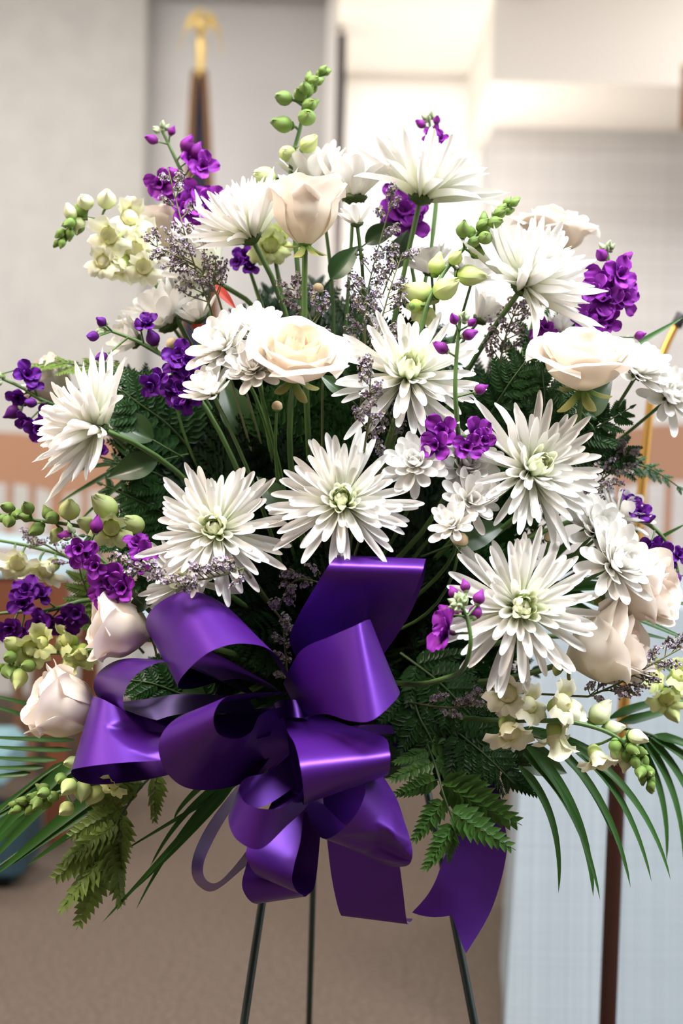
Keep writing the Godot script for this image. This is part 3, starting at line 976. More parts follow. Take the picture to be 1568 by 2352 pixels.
func room() -> void:
	slab("floor", Vector3(-4, -0.1, -5.6), Vector3(4, 0, 8.0), M.carpet, "tan carpet floor")
	slab("ceiling", Vector3(-4.2, 3.1, -6.0), Vector3(4.2, 3.25, 8.2), M.white_paint, "white ceiling")
	var left := bx(312, 5.6)
	slab("wall_left", Vector3(-4.0, 0, -4.5), Vector3(left, 3.1, -4.3), M.wall_paint, "cream painted wall at the left")
	slab("wall_back", Vector3(left - 0.2, 0, -4.75), Vector3(bx(725, 5.75), 3.1, -4.47), M.wall_grey, "greyish wall behind the flag")
	slab("trim_1", Vector3(left, by(8, 5.7), -4.47), Vector3(bx(725, 5.6), 3.1, -4.3), M.wall_grey, "low soffit over the flag")
	slab("wall_pier", Vector3(bx(724, 5.6), 0, -5.5), Vector3(bx(746, 5.6), 3.1, -4.3), M.white_paint, "narrow white wall end beside the window")
	var x0 := bx(747, 5.6)
	var x1 := bx(1101, 5.46)
	# the window bay
	slab("trim_2", Vector3(x0, 2.74, -5.5), Vector3(x1 + 0.2, 3.1, -4.1), M.soffit, "pale soffit of the window bay")
	slab("trim_3", Vector3(bx(748, 5.9), 0, -4.75), Vector3(bx(769, 5.9), 2.7, -4.6), M.bronze_frame, "dark post at the side of the window bay")
	var wz := -5.35
	var wx0 := -0.045
	var wx1 := bx(1098, 6.6)
	slab("wall_window", Vector3(wx0 - 0.05, 0, wz - 0.15), Vector3(wx1 + 0.1, 0.75, wz), M.white_paint, "white wall below the window")
	var win := Node3D.new()
	win.name = "window_1"
	win.position = Vector3(wx0, 0.75, wz - 0.1)
	add_child(win)
	tag(win, "tall bright window behind the flowers", "", "", "structure")
	var f := Buf.new()
	f.box(Vector3(wx0, 0.75, wz - 0.12), Vector3(wx0 + 0.04, 2.74, wz - 0.04), 0.006)
	f.box(Vector3(wx1 - 0.03, 0.75, wz - 0.12), Vector3(wx1 + 0.01, 2.74, wz - 0.04), 0.006)
	f.box(Vector3(wx0, 0.75, wz - 0.12), Vector3(wx1, 0.8, wz - 0.04), 0.006)
	f.box(Vector3(wx0, 2.7, wz - 0.12), Vector3(wx1, 2.75, wz - 0.04), 0.006)
	part(win, "window_frame", f.mesh(), M.white_paint)
	var p := Buf.new()
	p.box(Vector3(wx0 + 0.04, 0.8, wz - 0.09), Vector3(wx1 - 0.03, 2.7, wz - 0.084))
	part(win, "pane", p.mesh(), M.pane)
	var sh := Buf.new()
	sh.grid(12, 20, func(u: float, t: float) -> Vector3: return Vector3(lerpf(wx0 + 0.02, wx1 - 0.01, u), lerpf(2.7, 1.97, t), wz + 0.01 + 0.002 * sin(u * 20)))
	sh.tube(PackedVector3Array([Vector3(wx0 + 0.02, 1.965, wz + 0.01), Vector3(wx1 - 0.01, 1.965, wz + 0.01)]), 0.008, 0.008, 8)
	sh.tube(PackedVector3Array([Vector3(wx0 + 0.02, 2.71, wz + 0.0), Vector3(wx1 - 0.01, 2.71, wz + 0.0)]), 0.018, 0.018, 10)
	solo("roller_shade", sh.mesh(), M.shade_cloth, "white translucent roller shade half drawn over the bright window", "shade")
	# the lower, deeper part at the right
	slab("wall_bulkhead", Vector3(x1, 2.41, -5.5), Vector3(4.2, 3.1, -4.16), M.soffit, "pale lowered soffit at the right")
	slab("wall_right_back", Vector3(bx(1106, 6.2), 0, -5.4), Vector3(4.2, 2.42, -4.9), M.wall_cover, "woven beige wall covering at the right")
	slab("wall_left_side", Vector3(-4.2, 0, -5.6), Vector3(-4, 3.1, 8.2), M.wall_paint, "cream side wall")
	# the right side wall has a window of its own beside the flowers
	slab("wall_right_side", Vector3(4, 0, -5.6), Vector3(4.2, 3.1, -0.6), M.wall_paint, "cream side wall, far half")
	slab("wall_right_near", Vector3(4, 0, 1.6), Vector3(4.2, 3.1, 8.2), M.wall_paint, "cream side wall, near half")
	slab("wall_right_sill", Vector3(4, 0, -0.6), Vector3(4.2, 0.8, 1.6), M.wall_paint, "cream side wall below its window")
	slab("wall_right_head", Vector3(4, 2.6, -0.6), Vector3(4.2, 3.1, 1.6), M.wall_paint, "cream side wall above its window")
	var sw := Node3D.new()
	sw.name = "window_2"
	sw.position = Vector3(4.1, 0.8, 0.5)
	add_child(sw)
	tag(sw, "daylight window in the right side wall", "", "", "structure")
	f = Buf.new()
	for q in [[-0.6, 0.8, 1.6, 0.85], [-0.6, 2.55, 1.6, 2.6], [-0.6, 0.85, -0.55, 2.55], [1.55, 0.85, 1.6, 2.55], [0.48, 0.85, 0.52, 2.55]]:
		f.box(Vector3(4.06, q[1], q[0]), Vector3(4.12, q[3], q[2]), 0.006)
	part(sw, "window_frame", f.mesh(), M.white_paint)
	p = Buf.new()
	p.box(Vector3(4.088, 0.85, -0.55), Vector3(4.094, 2.55, 1.55))
	part(sw, "pane", p.mesh(), M.pane)
	slab("wall_rear", Vector3(-4.2, 0, 8.0), Vector3(4.2, 3.1, 8.2), M.walnut, "dark panelled wall behind the viewer")
	# an uplighter behind the flowers
	var at := Vector3(bx(965, 5.6), by(640, 5.6), -4.35)
	var lamp := thing("floor_lamp", "glowing white globe floor lamp behind the topmost chrysanthemum, seen through the gaps", "lamp", Vector3(at.x, 0, at.z))
	var g := Buf.new()
	g.grid(24, 16, func(u: float, t: float) -> Vector3: return at + Vector3(cos(u * TAU) * sin(PI * t), -cos(PI * t), sin(u * TAU) * sin(PI * t)) * 0.17)
	part(lamp, "lamp_globe", g.mesh(), M.glow_globe)
	g = Buf.new()
	g.tube(PackedVector3Array([Vector3(at.x, 0.02, at.z), Vector3(at.x, at.y - 0.165, at.z)]), 0.014, 0.014, 10)
	part(lamp, "pole", g.mesh(), M.brass)
	g = Buf.new()
	g.lathe(PackedVector2Array([Vector2(0, 0), Vector2(0.14, 0), Vector2(0.14, 0.015), Vector2(0.03, 0.04), Vector2(0, 0.04)]), 24)
	part(lamp, "base", g.mesh(), M.brass, Transform3D(Basis(), Vector3(at.x, 0, at.z)))
	var ol := OmniLight3D.new()
	ol.name = "lamp_light"
	ol.position = at
	ol.light_size = 0.15
	ol.light_energy = 1.8
	ol.light_color = Color(1, 0.95, 0.89)
	ol.omni_range = 14.0
	ol.omni_attenuation = 2.0
	ol.shadow_enabled = true
	add_child(ol)

func flag_pole() -> void:
	var d := 5.1
	var x := bx(440, d)
	var base := Vector3(x, 0, 1.3 - d)
	var root := thing("flag_pole", "upright flag pole topped by a gold eagle with a furled navy flag", "flag", base)
	var b := Buf.new()
	b.tube(PackedVector3Array([base, base + Vector3(0, by(190, d), 0)]), 0.014, 0.012, 12)
	part(root, "pole", b.mesh(), M.walnut)
	b = Buf.new()
	b.lathe(PackedVector2Array([Vector2(0.0, 0.0), Vector2(0.17, 0.0), Vector2(0.17, 0.02), Vector2(0.06, 0.06), Vector2(0.03, 0.14), Vector2(0.0, 0.15)]), 24)
	part(root, "stand", b.mesh(), M.pole_wood, Transform3D(Basis(), base))
	b = Buf.new()
	b.lathe(PackedVector2Array([Vector2(0.0, -0.12), Vector2(0.016, -0.12), Vector2(0.018, -0.02), Vector2(0.02, 0.0), Vector2(0.008, 0.02), Vector2(0.0, 0.02)]), 14)
	part(root, "ferrule", b.mesh(), M.gold, Transform3D(Basis(), base + Vector3(0, by(118, d), 0)))
	# the eagle: a body leaning forward and two drooping wings
	b = Buf.new()
	var at := base + Vector3(0, by(85, d), 0)
	b.grid(12, 10, func(u: float, t: float) -> Vector3: return at + Vector3(cos(u * TAU) * 0.022 * sin(PI * t), lerpf(-0.05, 0.042, t), sin(u * TAU) * 0.026 * sin(PI * t) + 0.02 * t))
	b.grid(8, 8, func(u: float, t: float) -> Vector3: return at + Vector3(cos(u * TAU) * 0.012 * sin(PI * t), 0.046 + 0.012 * -cos(PI * t), sin(u * TAU) * 0.014 * sin(PI * t) + 0.03))
	for s in [-1.0, 1.0]:
		for k in 5:
			var o := 0.16 * k
			b.grid(6, 8, func(u: float, t: float) -> Vector3: return at + Vector3(s * (0.012 + 0.05 * t + 0.004 * k), 0.036 + 0.016 * sin(PI * t) - (0.035 + o * 0.06) * t * t * 1.3 - 0.026 * (u - 0.5) - 0.008 * k, 0.008 * (u - 0.5) + 0.004 * k - 0.01))
	part(root, "eagle", b.mesh(), M.gold)
	# the flag hangs in folds, its fringed edges showing
	b = Buf.new()
	var y1 := by(200, d)
	b.grid(40, 24, func(u: float, t: float) -> Vector3:
		var a := u * TAU
		var r := 0.014 + 0.07 * pow(t, 0.8) * (1.0 + 0.3 * sin(a * 6.0))
		return Vector3(x + 0.03 * t + cos(a) * r, lerpf(y1, 0.85, t), base.z + sin(a) * r * 0.8))
	part(root, "flag_cloth", b.mesh(), M.navy)
	b = Buf.new()
	for s in [-1.0, 0.95]:
		b.grid(3, 30, func(u: float, t: float) -> Vector3:
			var r := 0.018 + 0.066 * pow(t, 0.8)
			return Vector3(x + 0.03 * t + s * r + (u - 0.5) * 0.022, lerpf(y1 + 0.02, 0.85, t), base.z + 0.035 + 0.004 * sin(t * 300.0 + u * 3)))
	part(root, "fringe", b.mesh(), M.fringe)

func chair(label: String, at: Vector3, wide: float, tall: float, turn: float, seat: String, m: String) -> void:
	var root := thing("spindle_chair", label, "chair", at)
	root.rotation.y = turn
	var x := Transform3D(Basis(Vector3.UP, turn), at)
	var h := wide / 2
	var b := Buf.new()
	b.grid(16, 6, func(u: float, t: float) -> Vector3: return Vector3(lerpf(-h, h, u), tall - 0.17 + 0.17 * t - 0.03 * pow(absf(u * 2 - 1), 3), -0.05 * cos((u - 0.5) * PI) - 0.012))
	b.grid(16, 6, func(u: float, t: float) -> Vector3: return Vector3(lerpf(h, -h, u), tall - 0.17 + 0.17 * t - 0.03 * pow(absf(u * 2 - 1), 3), -0.05 * cos((u - 0.5) * PI) + 0.012))
	b.grid(16, 1, func(u: float, t: float) -> Vector3: return Vector3(lerpf(-h, h, u), tall - 0.03 * pow(absf(u * 2 - 1), 3), -0.05 * cos((u - 0.5) * PI) - 0.012 + 0.024 * t))
	part(root, "crest_rail", b.mesh(), M[m], x)
	var n := int(wide / 0.075)
	for i in n + 1:
		var px := lerpf(-h + 0.015, h - 0.015, float(i) / n)
		b = Buf.new()
		var back := -0.05 * cos(px / wide * PI)
		b.tube(PackedVector3Array([Vector3(px, 0.44, back * 0.5), Vector3(px, 0.62, back * 0.8), Vector3(px, tall - 0.1, back)]), 0.018 if i == 0 or i == n else 0.013, 0.011, 8)
		part(root, "spindle", b.mesh(), M[m], x)
	b = Buf.new()
	b.box(Vector3(-h, 0.4, 0), Vector3(h, 0.44, 0.44), 0.012)
	part(root, "seat", b.mesh(), M[m], x)
	b = Buf.new()
	b.box(Vector3(-h + 0.02, 0.44, 0.02), Vector3(h - 0.02, 0.49, 0.43), 0.02)
	part(root, "seat_pad", b.mesh(), M[seat], x)
	for sx in [-1.0, 1.0]:
		for z in [0.04, 0.4]:
			b = Buf.new()
			b.tube(PackedVector3Array([Vector3(sx * (h - 0.04), 0.42, z), Vector3(sx * (h - 0.02), 0.0, z + (0.03 if z > 0.2 else -0.03))]), 0.02, 0.014, 8, Color.WHITE, true)
			part(root, "leg", b.mesh(), M[m], x)

func furniture() -> void:
	chair("pale oak spindle-back chair behind the left flowers, at the left edge", Vector3(bx(-40, 4.7), 0, 1.3 - 4.7), 0.5, by(1012, 4.7), 0.0, "blue_pad", "oak")
	chair("pale oak spindle-back chair half hidden behind the side-on chrysanthemum", Vector3(bx(300, 4.7), 0, 1.3 - 4.7), 0.5, by(1020, 4.7), 0.0, "blue_pad", "oak")
	chair("reddish wooden spindle-back chair behind the flowers at the right edge", Vector3(bx(1620, 4.2), 0, 1.3 - 4.2), 0.54, by(955, 4.2), -0.25, "blue_pad", "oak")
	# low table at the left with a blue runner
	var d := 3.5
	var x1 := bx(162, d)
	var x0 := x1 - 0.9
	var z := 1.3 - d
	var root := thing("side_table", "low brown wooden table under a pale blue runner at the left", "table", Vector3((x0 + x1) / 2, 0, z - 0.25))
	var b := Buf.new()
	b.box(Vector3(x0, 0.70, z - 0.5), Vector3(x1, 0.735, z), 0.01)
	part(root, "tabletop", b.mesh(), M.walnut)
	b = Buf.new()
	b.box(Vector3(x0 + 0.01, 0.52, z - 0.03), Vector3(x1 - 0.01, 0.70, z - 0.01), 0.005)
	part(root, "apron", b.mesh(), M.walnut)
	for q in [[x0 + 0.03, z - 0.03], [x1 - 0.03, z - 0.03], [x0 + 0.03, z - 0.47], [x1 - 0.03, z - 0.47]]:
		b = Buf.new()
		b.box(Vector3(q[0] - 0.025, 0, q[1] - 0.025), Vector3(q[0] + 0.025, 0.71, q[1] + 0.025), 0.006)
		part(root, "leg", b.mesh(), M.walnut)
	b = Buf.new()
	b.grid(16, 10, func(u: float, t: float) -> Vector3: return Vector3(lerpf(x0, x1 + 0.005, u), 0.74 + 0.002 * sin(u * 30) - 0.07 * smoothstep(0.86, 1.0, t), lerpf(z - 0.48, z + 0.006, minf(t * 1.1, 1.0))))
	solo("table_runner", b.mesh(), M.blue_pad, "pale blue runner on the low brown table at the left", "cloth")
	# kneeler
	d = 3.1
	x1 = bx(58, d)
	z = 1.3 - d
	root = thing("kneeler", "teal padded kneeler on the carpet at the left edge", "kneeler", Vector3(x1 - 0.3, 0, z))
	b = Buf.new()
	b.box(Vector3(x1 - 0.6, 0.22, z - 0.25), Vector3(x1 - 0.04, 0.33, z), 0.03)
	part(root, "pad", b.mesh(), M.teal_pad)
	b = Buf.new()
	b.box(Vector3(x1 - 0.6, 0.02, z - 0.24), Vector3(x1, 0.16, z - 0.01), 0.02)
	part(root, "base", b.mesh(), M.teal_dark)
	# the draped table at the right
	d = 2.4
	x0 = bx(1228, d)
	z = 1.3 - d
	x1 = x0 + 1.5
	root = thing("draped_table", "table wholly hidden by a pale blue cloth at the right", "table", Vector3((x0 + x1) / 2, 0, z - 0.35))
	b = Buf.new()
	b.box(Vector3(x0 + 0.1, 0.70, z - 0.7), Vector3(x1, 0.735, z - 0.02), 0.006)
	part(root, "tabletop", b.mesh(), M.walnut)
	for q in [[x0 + 0.06, z - 0.07], [x1 - 0.06, z - 0.07], [x0 + 0.15, z - 0.65], [x1 - 0.06, z - 0.65]]:
		b = Buf.new()
		b.box(Vector3(q[0] - 0.025, 0, q[1] - 0.025), Vector3(q[0] + 0.025, 0.71, q[1] + 0.025), 0.006)
		part(root, "leg", b.mesh(), M.walnut)
	b = Buf.new()
	var folds := func(u: float, t: float) -> Vector3:            # front fall
		var w := 0.012 * sin(u * 16.0 + 1.0) * t + 0.02 * sin(u * 7.0) * t * t
		return Vector3(lerpf(x0 - 0.035 * t, x1, u), lerpf(0.745, 0.004, t), z + 0.01 + w + 0.05 * t * t)
	b.grid(60, 14, folds)
	b.grid(24, 14, func(u: float, t: float) -> Vector3: return Vector3(x0 - 0.035 * t + 0.085 * u + 0.006 * sin(u * 9.0) * t * u, lerpf(0.745, 0.004, t), lerpf(z + 0.01 + 0.05 * t * t, z - 0.71, u)))
	b.grid(8, 8, func(u: float, t: float) -> Vector3: return Vector3(lerpf(x0 + 0.085 * (1.0 - t), x1, u), 0.745, lerpf(z - 0.71, z + 0.01, t)))
	solo("tablecloth", b.mesh(), M.blue_cloth, "pale blue woven cloth hanging to the floor behind the wooden pole", "cloth")
	# the pole with brass upper part
	d = 1.85
	var foot := Vector3(bx(1431, d), 0, 1.3 - d)
	var zz := 1.3 - d
	root = thing("wooden_pole", "dark red wooden pole with a brass upper rod standing before the pale blue cloth", "pole", foot)
	b = Buf.new()
	var top := at_px(1419, 1740, FOCUS - d)
	b.tube(PackedVector3Array([foot, foot.lerp(top, 0.5), top]), 0.0118, 0.0112, 16, Color.WHITE, true)
	part(root, "shaft", b.mesh(), M.pole_wood)
	b = Buf.new()
	var up := [top, at_px(1434, 1600, FOCUS - d), at_px(1442, 1430, FOCUS - d), at_px(1466, 1200, FOCUS - d), at_px(1497, 900, FOCUS - d), at_px(1523, 810, FOCUS - d), at_px(1557, 738, FOCUS - d)]
	b.tube(curve(up, 40), 0.0085, 0.0045, 12, Color.WHITE, true)
	part(root, "brass_rod", b.mesh(), M.brass)
	b = Buf.new()
	b.tube(PackedVector3Array([at_px(1552, 750, FOCUS - d), at_px(1566, 722, FOCUS - d)]), 0.0075, 0.0075, 12, Color.WHITE, true)
	part(root, "tip", b.mesh(), M.black_tip)
	b = Buf.new()
	b.lathe(PackedVector2Array([Vector2(0, 0), Vector2(0.13, 0), Vector2(0.13, 0.015), Vector2(0.04, 0.04), Vector2(0.016, 0.09), Vector2(0, 0.09)]), 24)
	part(root, "stand", b.mesh(), M.pole_wood, Transform3D(Basis(), foot))
	# banner at the right edge
	d = 5.2
	var ban := thing("hanging_banner", "dark red banner with a gold edge on the wall at the upper right edge", "banner", Vector3(bx(1620, d), by(280, d), 1.3 - d))
	b = Buf.new()
	b.grid(12, 8, func(u: float, t: float) -> Vector3: return Vector3(lerpf(bx(1537, d), bx(1720, d), u), lerpf(by(150, d), by(272, d), t), 1.3 - d + 0.006 * sin(u * 14)))
	part(ban, "cloth", b.mesh(), M.banner_red)
	b = Buf.new()
	b.grid(12, 2, func(u: float, t: float) -> Vector3: return Vector3(lerpf(bx(1532, d), bx(1720, d), u), lerpf(by(268, d), by(290, d), t), 1.3 - d + 0.004 + 0.006 * sin(u * 14)))
	b.grid(2, 8, func(u: float, t: float) -> Vector3: return Vector3(lerpf(bx(1530, d), bx(1538, d), u), lerpf(by(150, d), by(288, d), t), 1.3 - d + 0.004))
	part(ban, "fringe", b.mesh(), M.fringe)
	b = Buf.new()
	b.tube(PackedVector3Array([Vector3(bx(1530, d), by(148, d), 1.3 - d), Vector3(bx(1725, d), by(148, d), 1.3 - d)]), 0.01, 0.01, 8, Color.WHITE, true)
	part(ban, "rod", b.mesh(), M.brass)

func easel() -> void:
	foam_at = at_px(740, 1540, -0.2)
	var root := thing("wire_easel", "dark green wire easel with thin legs carrying the flowers", "easel", Vector3(foam_at.x, 0, foam_at.z))
	var legs := [[[705, 1480, -0.26], [600, 2085, -0.15], [380, 3420, 0.05]], [[880, 1480, -0.26], [1004, 1920, -0.17], [1338, 3420, 0.05]], [[724, 1700, -0.3], [718, 2060, -0.36], [690, 3000, -0.56]]]
	for k in 3:
		var p := []
		for q in legs[k]:
			p.append(at_px(q[0], q[1], q[2]))
		p[-1].y = 0.004
		var b := Buf.new()
		b.tube(curve(p, 24), 0.0043 if k < 2 else 0.0038, 0.0043 if k < 2 else 0.0038, 10, Color.WHITE, true)
		part(root, "leg", b.mesh(), M.wire)
	var b := Buf.new()
	b.tube(PackedVector3Array([at_px(690, 1560, -0.262), at_px(900, 1560, -0.262)]), 0.004, 0.004, 8, Color.WHITE, true)
	b.tube(PackedVector3Array([at_px(715, 1450, -0.3), at_px(880, 1450, -0.3)]), 0.004, 0.004, 8, Color.WHITE, true)
	part(root, "crossbar", b.mesh(), M.wire)
	var fo := thing("floral_foam", "dark green floral foam block hidden behind the bow", "foam", foam_at)
	b = Buf.new()
	b.box(Vector3(-0.095, -0.11, -0.03), Vector3(0.095, 0.11, 0.035), 0.018)
	part(fo, "foam", b.mesh(), M.foam, Transform3D(look, foam_at))
	b = Buf.new()
	b.box(Vector3(-0.1, -0.115, -0.05), Vector3(0.1, 0.115, -0.028), 0.008)
	part(fo, "tray", b.mesh(), M.tray, Transform3D(look, foam_at))

func _ready() -> void:
	# camera
	look = Basis(Vector3.RIGHT, deg_to_rad(-2.5)) * Basis(Vector3.BACK, deg_to_rad(1.4))
	var cam := Camera3D.new()
	cam.name = "camera"
	var attr := CameraAttributesPhysical.new()
	attr.frustum_focal_length = 12.0 / (1176.0 / focal)
	attr.frustum_focus_distance = 1.3
	attr.exposure_aperture = 2.5
	cam.attributes = attr
	cam.transform = Transform3D(look, eye)
	add_child(cam)
	cam.current = true
	# sky and exposure
	var world := WorldEnvironment.new()
	world.name = "world"
	var env := Environment.new()
	env.background_mode = Environment.BG_SKY
	var sky := Sky.new()
	var sm := ProceduralSkyMaterial.new()
	sm.sky_top_color = Color(0.86, 0.92, 1.0)
	sm.sky_horizon_color = Color(1, 1, 1)
	sm.ground_bottom_color = Color(0.75, 0.75, 0.72)
	sm.ground_horizon_color = Color(0.95, 0.95, 0.95)
	sm.energy_multiplier = 9.0
	sky.sky_material = sm
	env.sky = sky
	env.tonemap_mode = Environment.TONE_MAPPER_LINEAR
	env.tonemap_exposure = 0.36
	env.sdfgi_enabled = true
	env.ssao_enabled = true
	env.ssil_enabled = true
	world.environment = env
	add_child(world)
	rng.seed = 7
	materials()
	lights()
	room()
	furniture()
	flag_pole()
	easel()
	make_shapes()
	make_roses()
	bow()
	mums()
	roses()
	snapdragons()
	stocks()
	fronds()
	filler()
	sprigs_front()
	sprigs()
	odds()

func mums() -> void:
	mum("large white spider chrysanthemum facing front with a lime heart, directly above the bow's top loop", 785, 1158, 0.03, 166, 0.0, 0.28, 0.95, 100, 140, 1)
	mum("large white spider chrysanthemum with a pale green heart, upper left of the bow", 500, 1222, 0.02, 166, -0.1, 0.26, 0.95, 100, 128, 2)
	mum("largest white chrysanthemum, full face, beside the small purple blossom right of the bow", 1190, 1398, 0.03, 188, 0.06, 0.16, 0.98, 100, 132, 3)
	mum("white chrysanthemum turned to the right, in front of the dark fern right of centre", 1212, 1085, 0.0, 176, 0.36, 0.3, 0.88, 92, 132, 4)
	mum("white chrysanthemum with long drooping lower petals, behind the thin purple-budded stem", 935, 872, -0.02, 176, 0.06, 0.5, 0.85, 104, 128, 5)
	mum("white chrysanthemum seen from below against the bright window, topmost on its own stem", 966, 455, -0.1, 186, 0.22, 0.93, 0.12, 78, 76, 6)
	mum("white chrysanthemum tilted to the upper right, before the pale woven wall", 1198, 662, -0.06, 190, 0.52, 0.7, 0.5, 84, 84, 7)
	mum("white chrysanthemum seen from the side, left of the tall rose", 578, 548, -0.07, 165, -0.5, 0.84, 0.2, 74, 76, 8)
	mum("white chrysanthemum in profile opening to the left, at the left edge of the spray", 232, 985, -0.03, 182, -0.84, 0.3, 0.4, 87, 80, 9)
	mum("blurred white chrysanthemum lying low behind the lilac sprig at the left", 492, 645, -0.16, 180, -0.9, 0.4, 0.1, 68, 44, 10)
	mum("white chrysanthemum tucked beneath another just above the bow's upper left loop", 440, 1335, -0.02, 140, -0.42, 0.1, 0.88, 95, 56, 11)
	pom("small white spray chrysanthemum, left one of the pair under the drooping chrysanthemum", 955, 1068, 0.02, 82, -0.12, 0.36, 0.92, 92, 40, 1)
	pom("small white spray chrysanthemum in front of purple blossoms, right of centre", 1068, 1070, 0.0, 84, 0.16, 0.36, 0.9, 92, 42, 2)
	pom("small white spray chrysanthemum, long petal to the right, middle of three in a column", 1075, 1152, 0.02, 76, 0.3, 0.25, 0.9, 96, 32, 3)
	pom("small half-open white spray chrysanthemum at the bottom of a column of three", 1040, 1208, 0.04, 64, -0.25, 0.4, 0.85, 84, 26, 4)
	pom("white spray chrysanthemum at the upper left of the cluster beside the open peach-hearted rose", 520, 800, 0.0, 96, -0.4, 0.5, 0.75, 88, 42, 5)
	pom("white spray chrysanthemum at the top of the cluster beside the open peach-hearted rose", 590, 770, -0.02, 86, 0.0, 0.8, 0.6, 84, 40, 6)
	pom("white spray chrysanthemum tucked under the left side of the peach-hearted rose", 585, 852, 0.02, 80, -0.12, 0.5, 0.85, 86, 38, 7)
	pom("white spray chrysanthemum lowest and leftmost in the cluster by the peach-hearted rose", 488, 905, 0.02, 78, -0.35, 0.72, 0.5, 78, 30, 8)
	pom("dense white spray chrysanthemum, upper one of the pair above the rose at the right edge", 1365, 1222, -0.02, 90, 0.35, 0.62, 0.7, 90, 44, 9)
	pom("dense white spray chrysanthemum, lower one of the pair above the rose at the right edge", 1405, 1300, 0.0, 110, 0.5, 0.42, 0.75, 92, 48, 10)
	pom("small white spray chrysanthemum seen from the side under the dense pair at the right", 1386, 1366, -0.03, 62, 0.95, 0.05, 0.3, 62, 22, 11)
	pom("white spray chrysanthemum just right of the wide open rose", 1462, 860, -0.08, 92, 0.3, 0.7, 0.6, 86, 40, 12)
	pom("white spray chrysanthemum cut by the right edge beside the open rose", 1535, 915, -0.09, 86, 0.36, 0.4, 0.8, 90, 40, 13)
	pom("blurred white spray chrysanthemum behind the lime snapdragon, right of the bright window gap", 990, 625, -0.14, 84, -0.15, 0.9, 0.3, 76, 30, 14)
	pom("blurred white spray chrysanthemum behind the right side of the lime snapdragon", 1085, 640, -0.14, 90, 0.2, 0.8, 0.4, 80, 32, 15)
	pom("white spray chrysanthemum peeping out above the wide open rose", 1285, 765, -0.12, 70, 0.1, 0.9, 0.3, 74, 28, 16)
	pom("tiny half-open white spray chrysanthemum seen from the side between two stems near the top", 820, 515, -0.05, 62, -0.15, 0.95, 0.25, 62, 18, 17)
	pom("white spray chrysanthemum with its green calyx showing, behind the tall rose on its right", 812, 455, -0.11, 128, 0.05, 0.97, 0.15, 52, 36, 18)
	pom("blurred white spray chrysanthemum behind the top of the tall rose", 730, 425, -0.14, 108, -0.2, 0.95, 0.15, 58, 34, 19)
	pom("small blurred white spray chrysanthemum seen side-on left of the white cluster", 458, 735, -0.12, 70, -0.35, 0.85, 0.3, 62, 16, 20)
	pom("blurred cream spray chrysanthemum leaning left above the purple-tipped stem", 392, 745, -0.14, 126, -0.55, 0.75, 0.3, 58, 30, 21)
	pom("blurred cream spray chrysanthemum leftmost behind the purple-tipped stem", 315, 785, -0.14, 78, -0.8, 0.35, 0.3, 62, 24, 22)
	pom("white spray chrysanthemum between the right-turned chrysanthemum and the dense pair", 1420, 1190, -0.1, 84, 0.5, 0.6, 0.4, 74, 26, 23)
	pom("white spray chrysanthemum, small and pale, behind the lilac sprig right of the lime snapdragon", 1100, 735, -0.12, 76, 0.6, 0.75, 0.2, 52, 16, 24)

func roses() -> void:
	rose("tall cream rose seen from the side near the top, with green sepals under it", 700, 562, -0.02, 74, 0.02, 0.99, 0.12, "cup", 0.6)
	rose("open cream rose with a peach heart in the upper middle of the spray", 674, 868, 0.02, 82, 0.14, 0.78, 0.6, "wide", 0.3)
	rose("wide open cream rose with spreading outer petals at the right", 1338, 892, -0.01, 90, 0.0, 0.92, 0.38, "wide", 1.2)
	rose("cream rose facing right, tucked against the largest chrysanthemum", 1306, 1518, -0.02, 84, 0.84, 0.36, 0.3, "cup", 0.2)
	rose("cream rose facing left, just above the bow's small left loop", 345, 1455, -0.03, 66, -0.9, 0.2, 0.2, "cup", 0.8)
	rose("cream rose at the lower left, beside the bow's creased left loop", 220, 1652, -0.04, 72, -0.84, 0.42, 0.25, "cup", 0.1)
	rose("cream rose facing right at the right edge, under the dense white pair", 1402, 1362, -0.04, 70, 0.82, 0.12, 0.5, "cup", 1.9)
	rose("blurred pale rose behind the tilted chrysanthemum at the upper right", 1262, 585, -0.2, 72, 0.12, 0.94, 0.1, "wide", 0.5)
	rose("blurred pinkish cream rose behind the snapdragon at the upper left", 388, 590, -0.2, 58, -0.3, 0.9, 0.2, "cup", 0.5)
	rose("blurred cream rose half hidden behind the chrysanthemum in profile at the left", 160, 915, -0.16, 50, -0.62, 0.5, 0.3, "cup", 0.5)

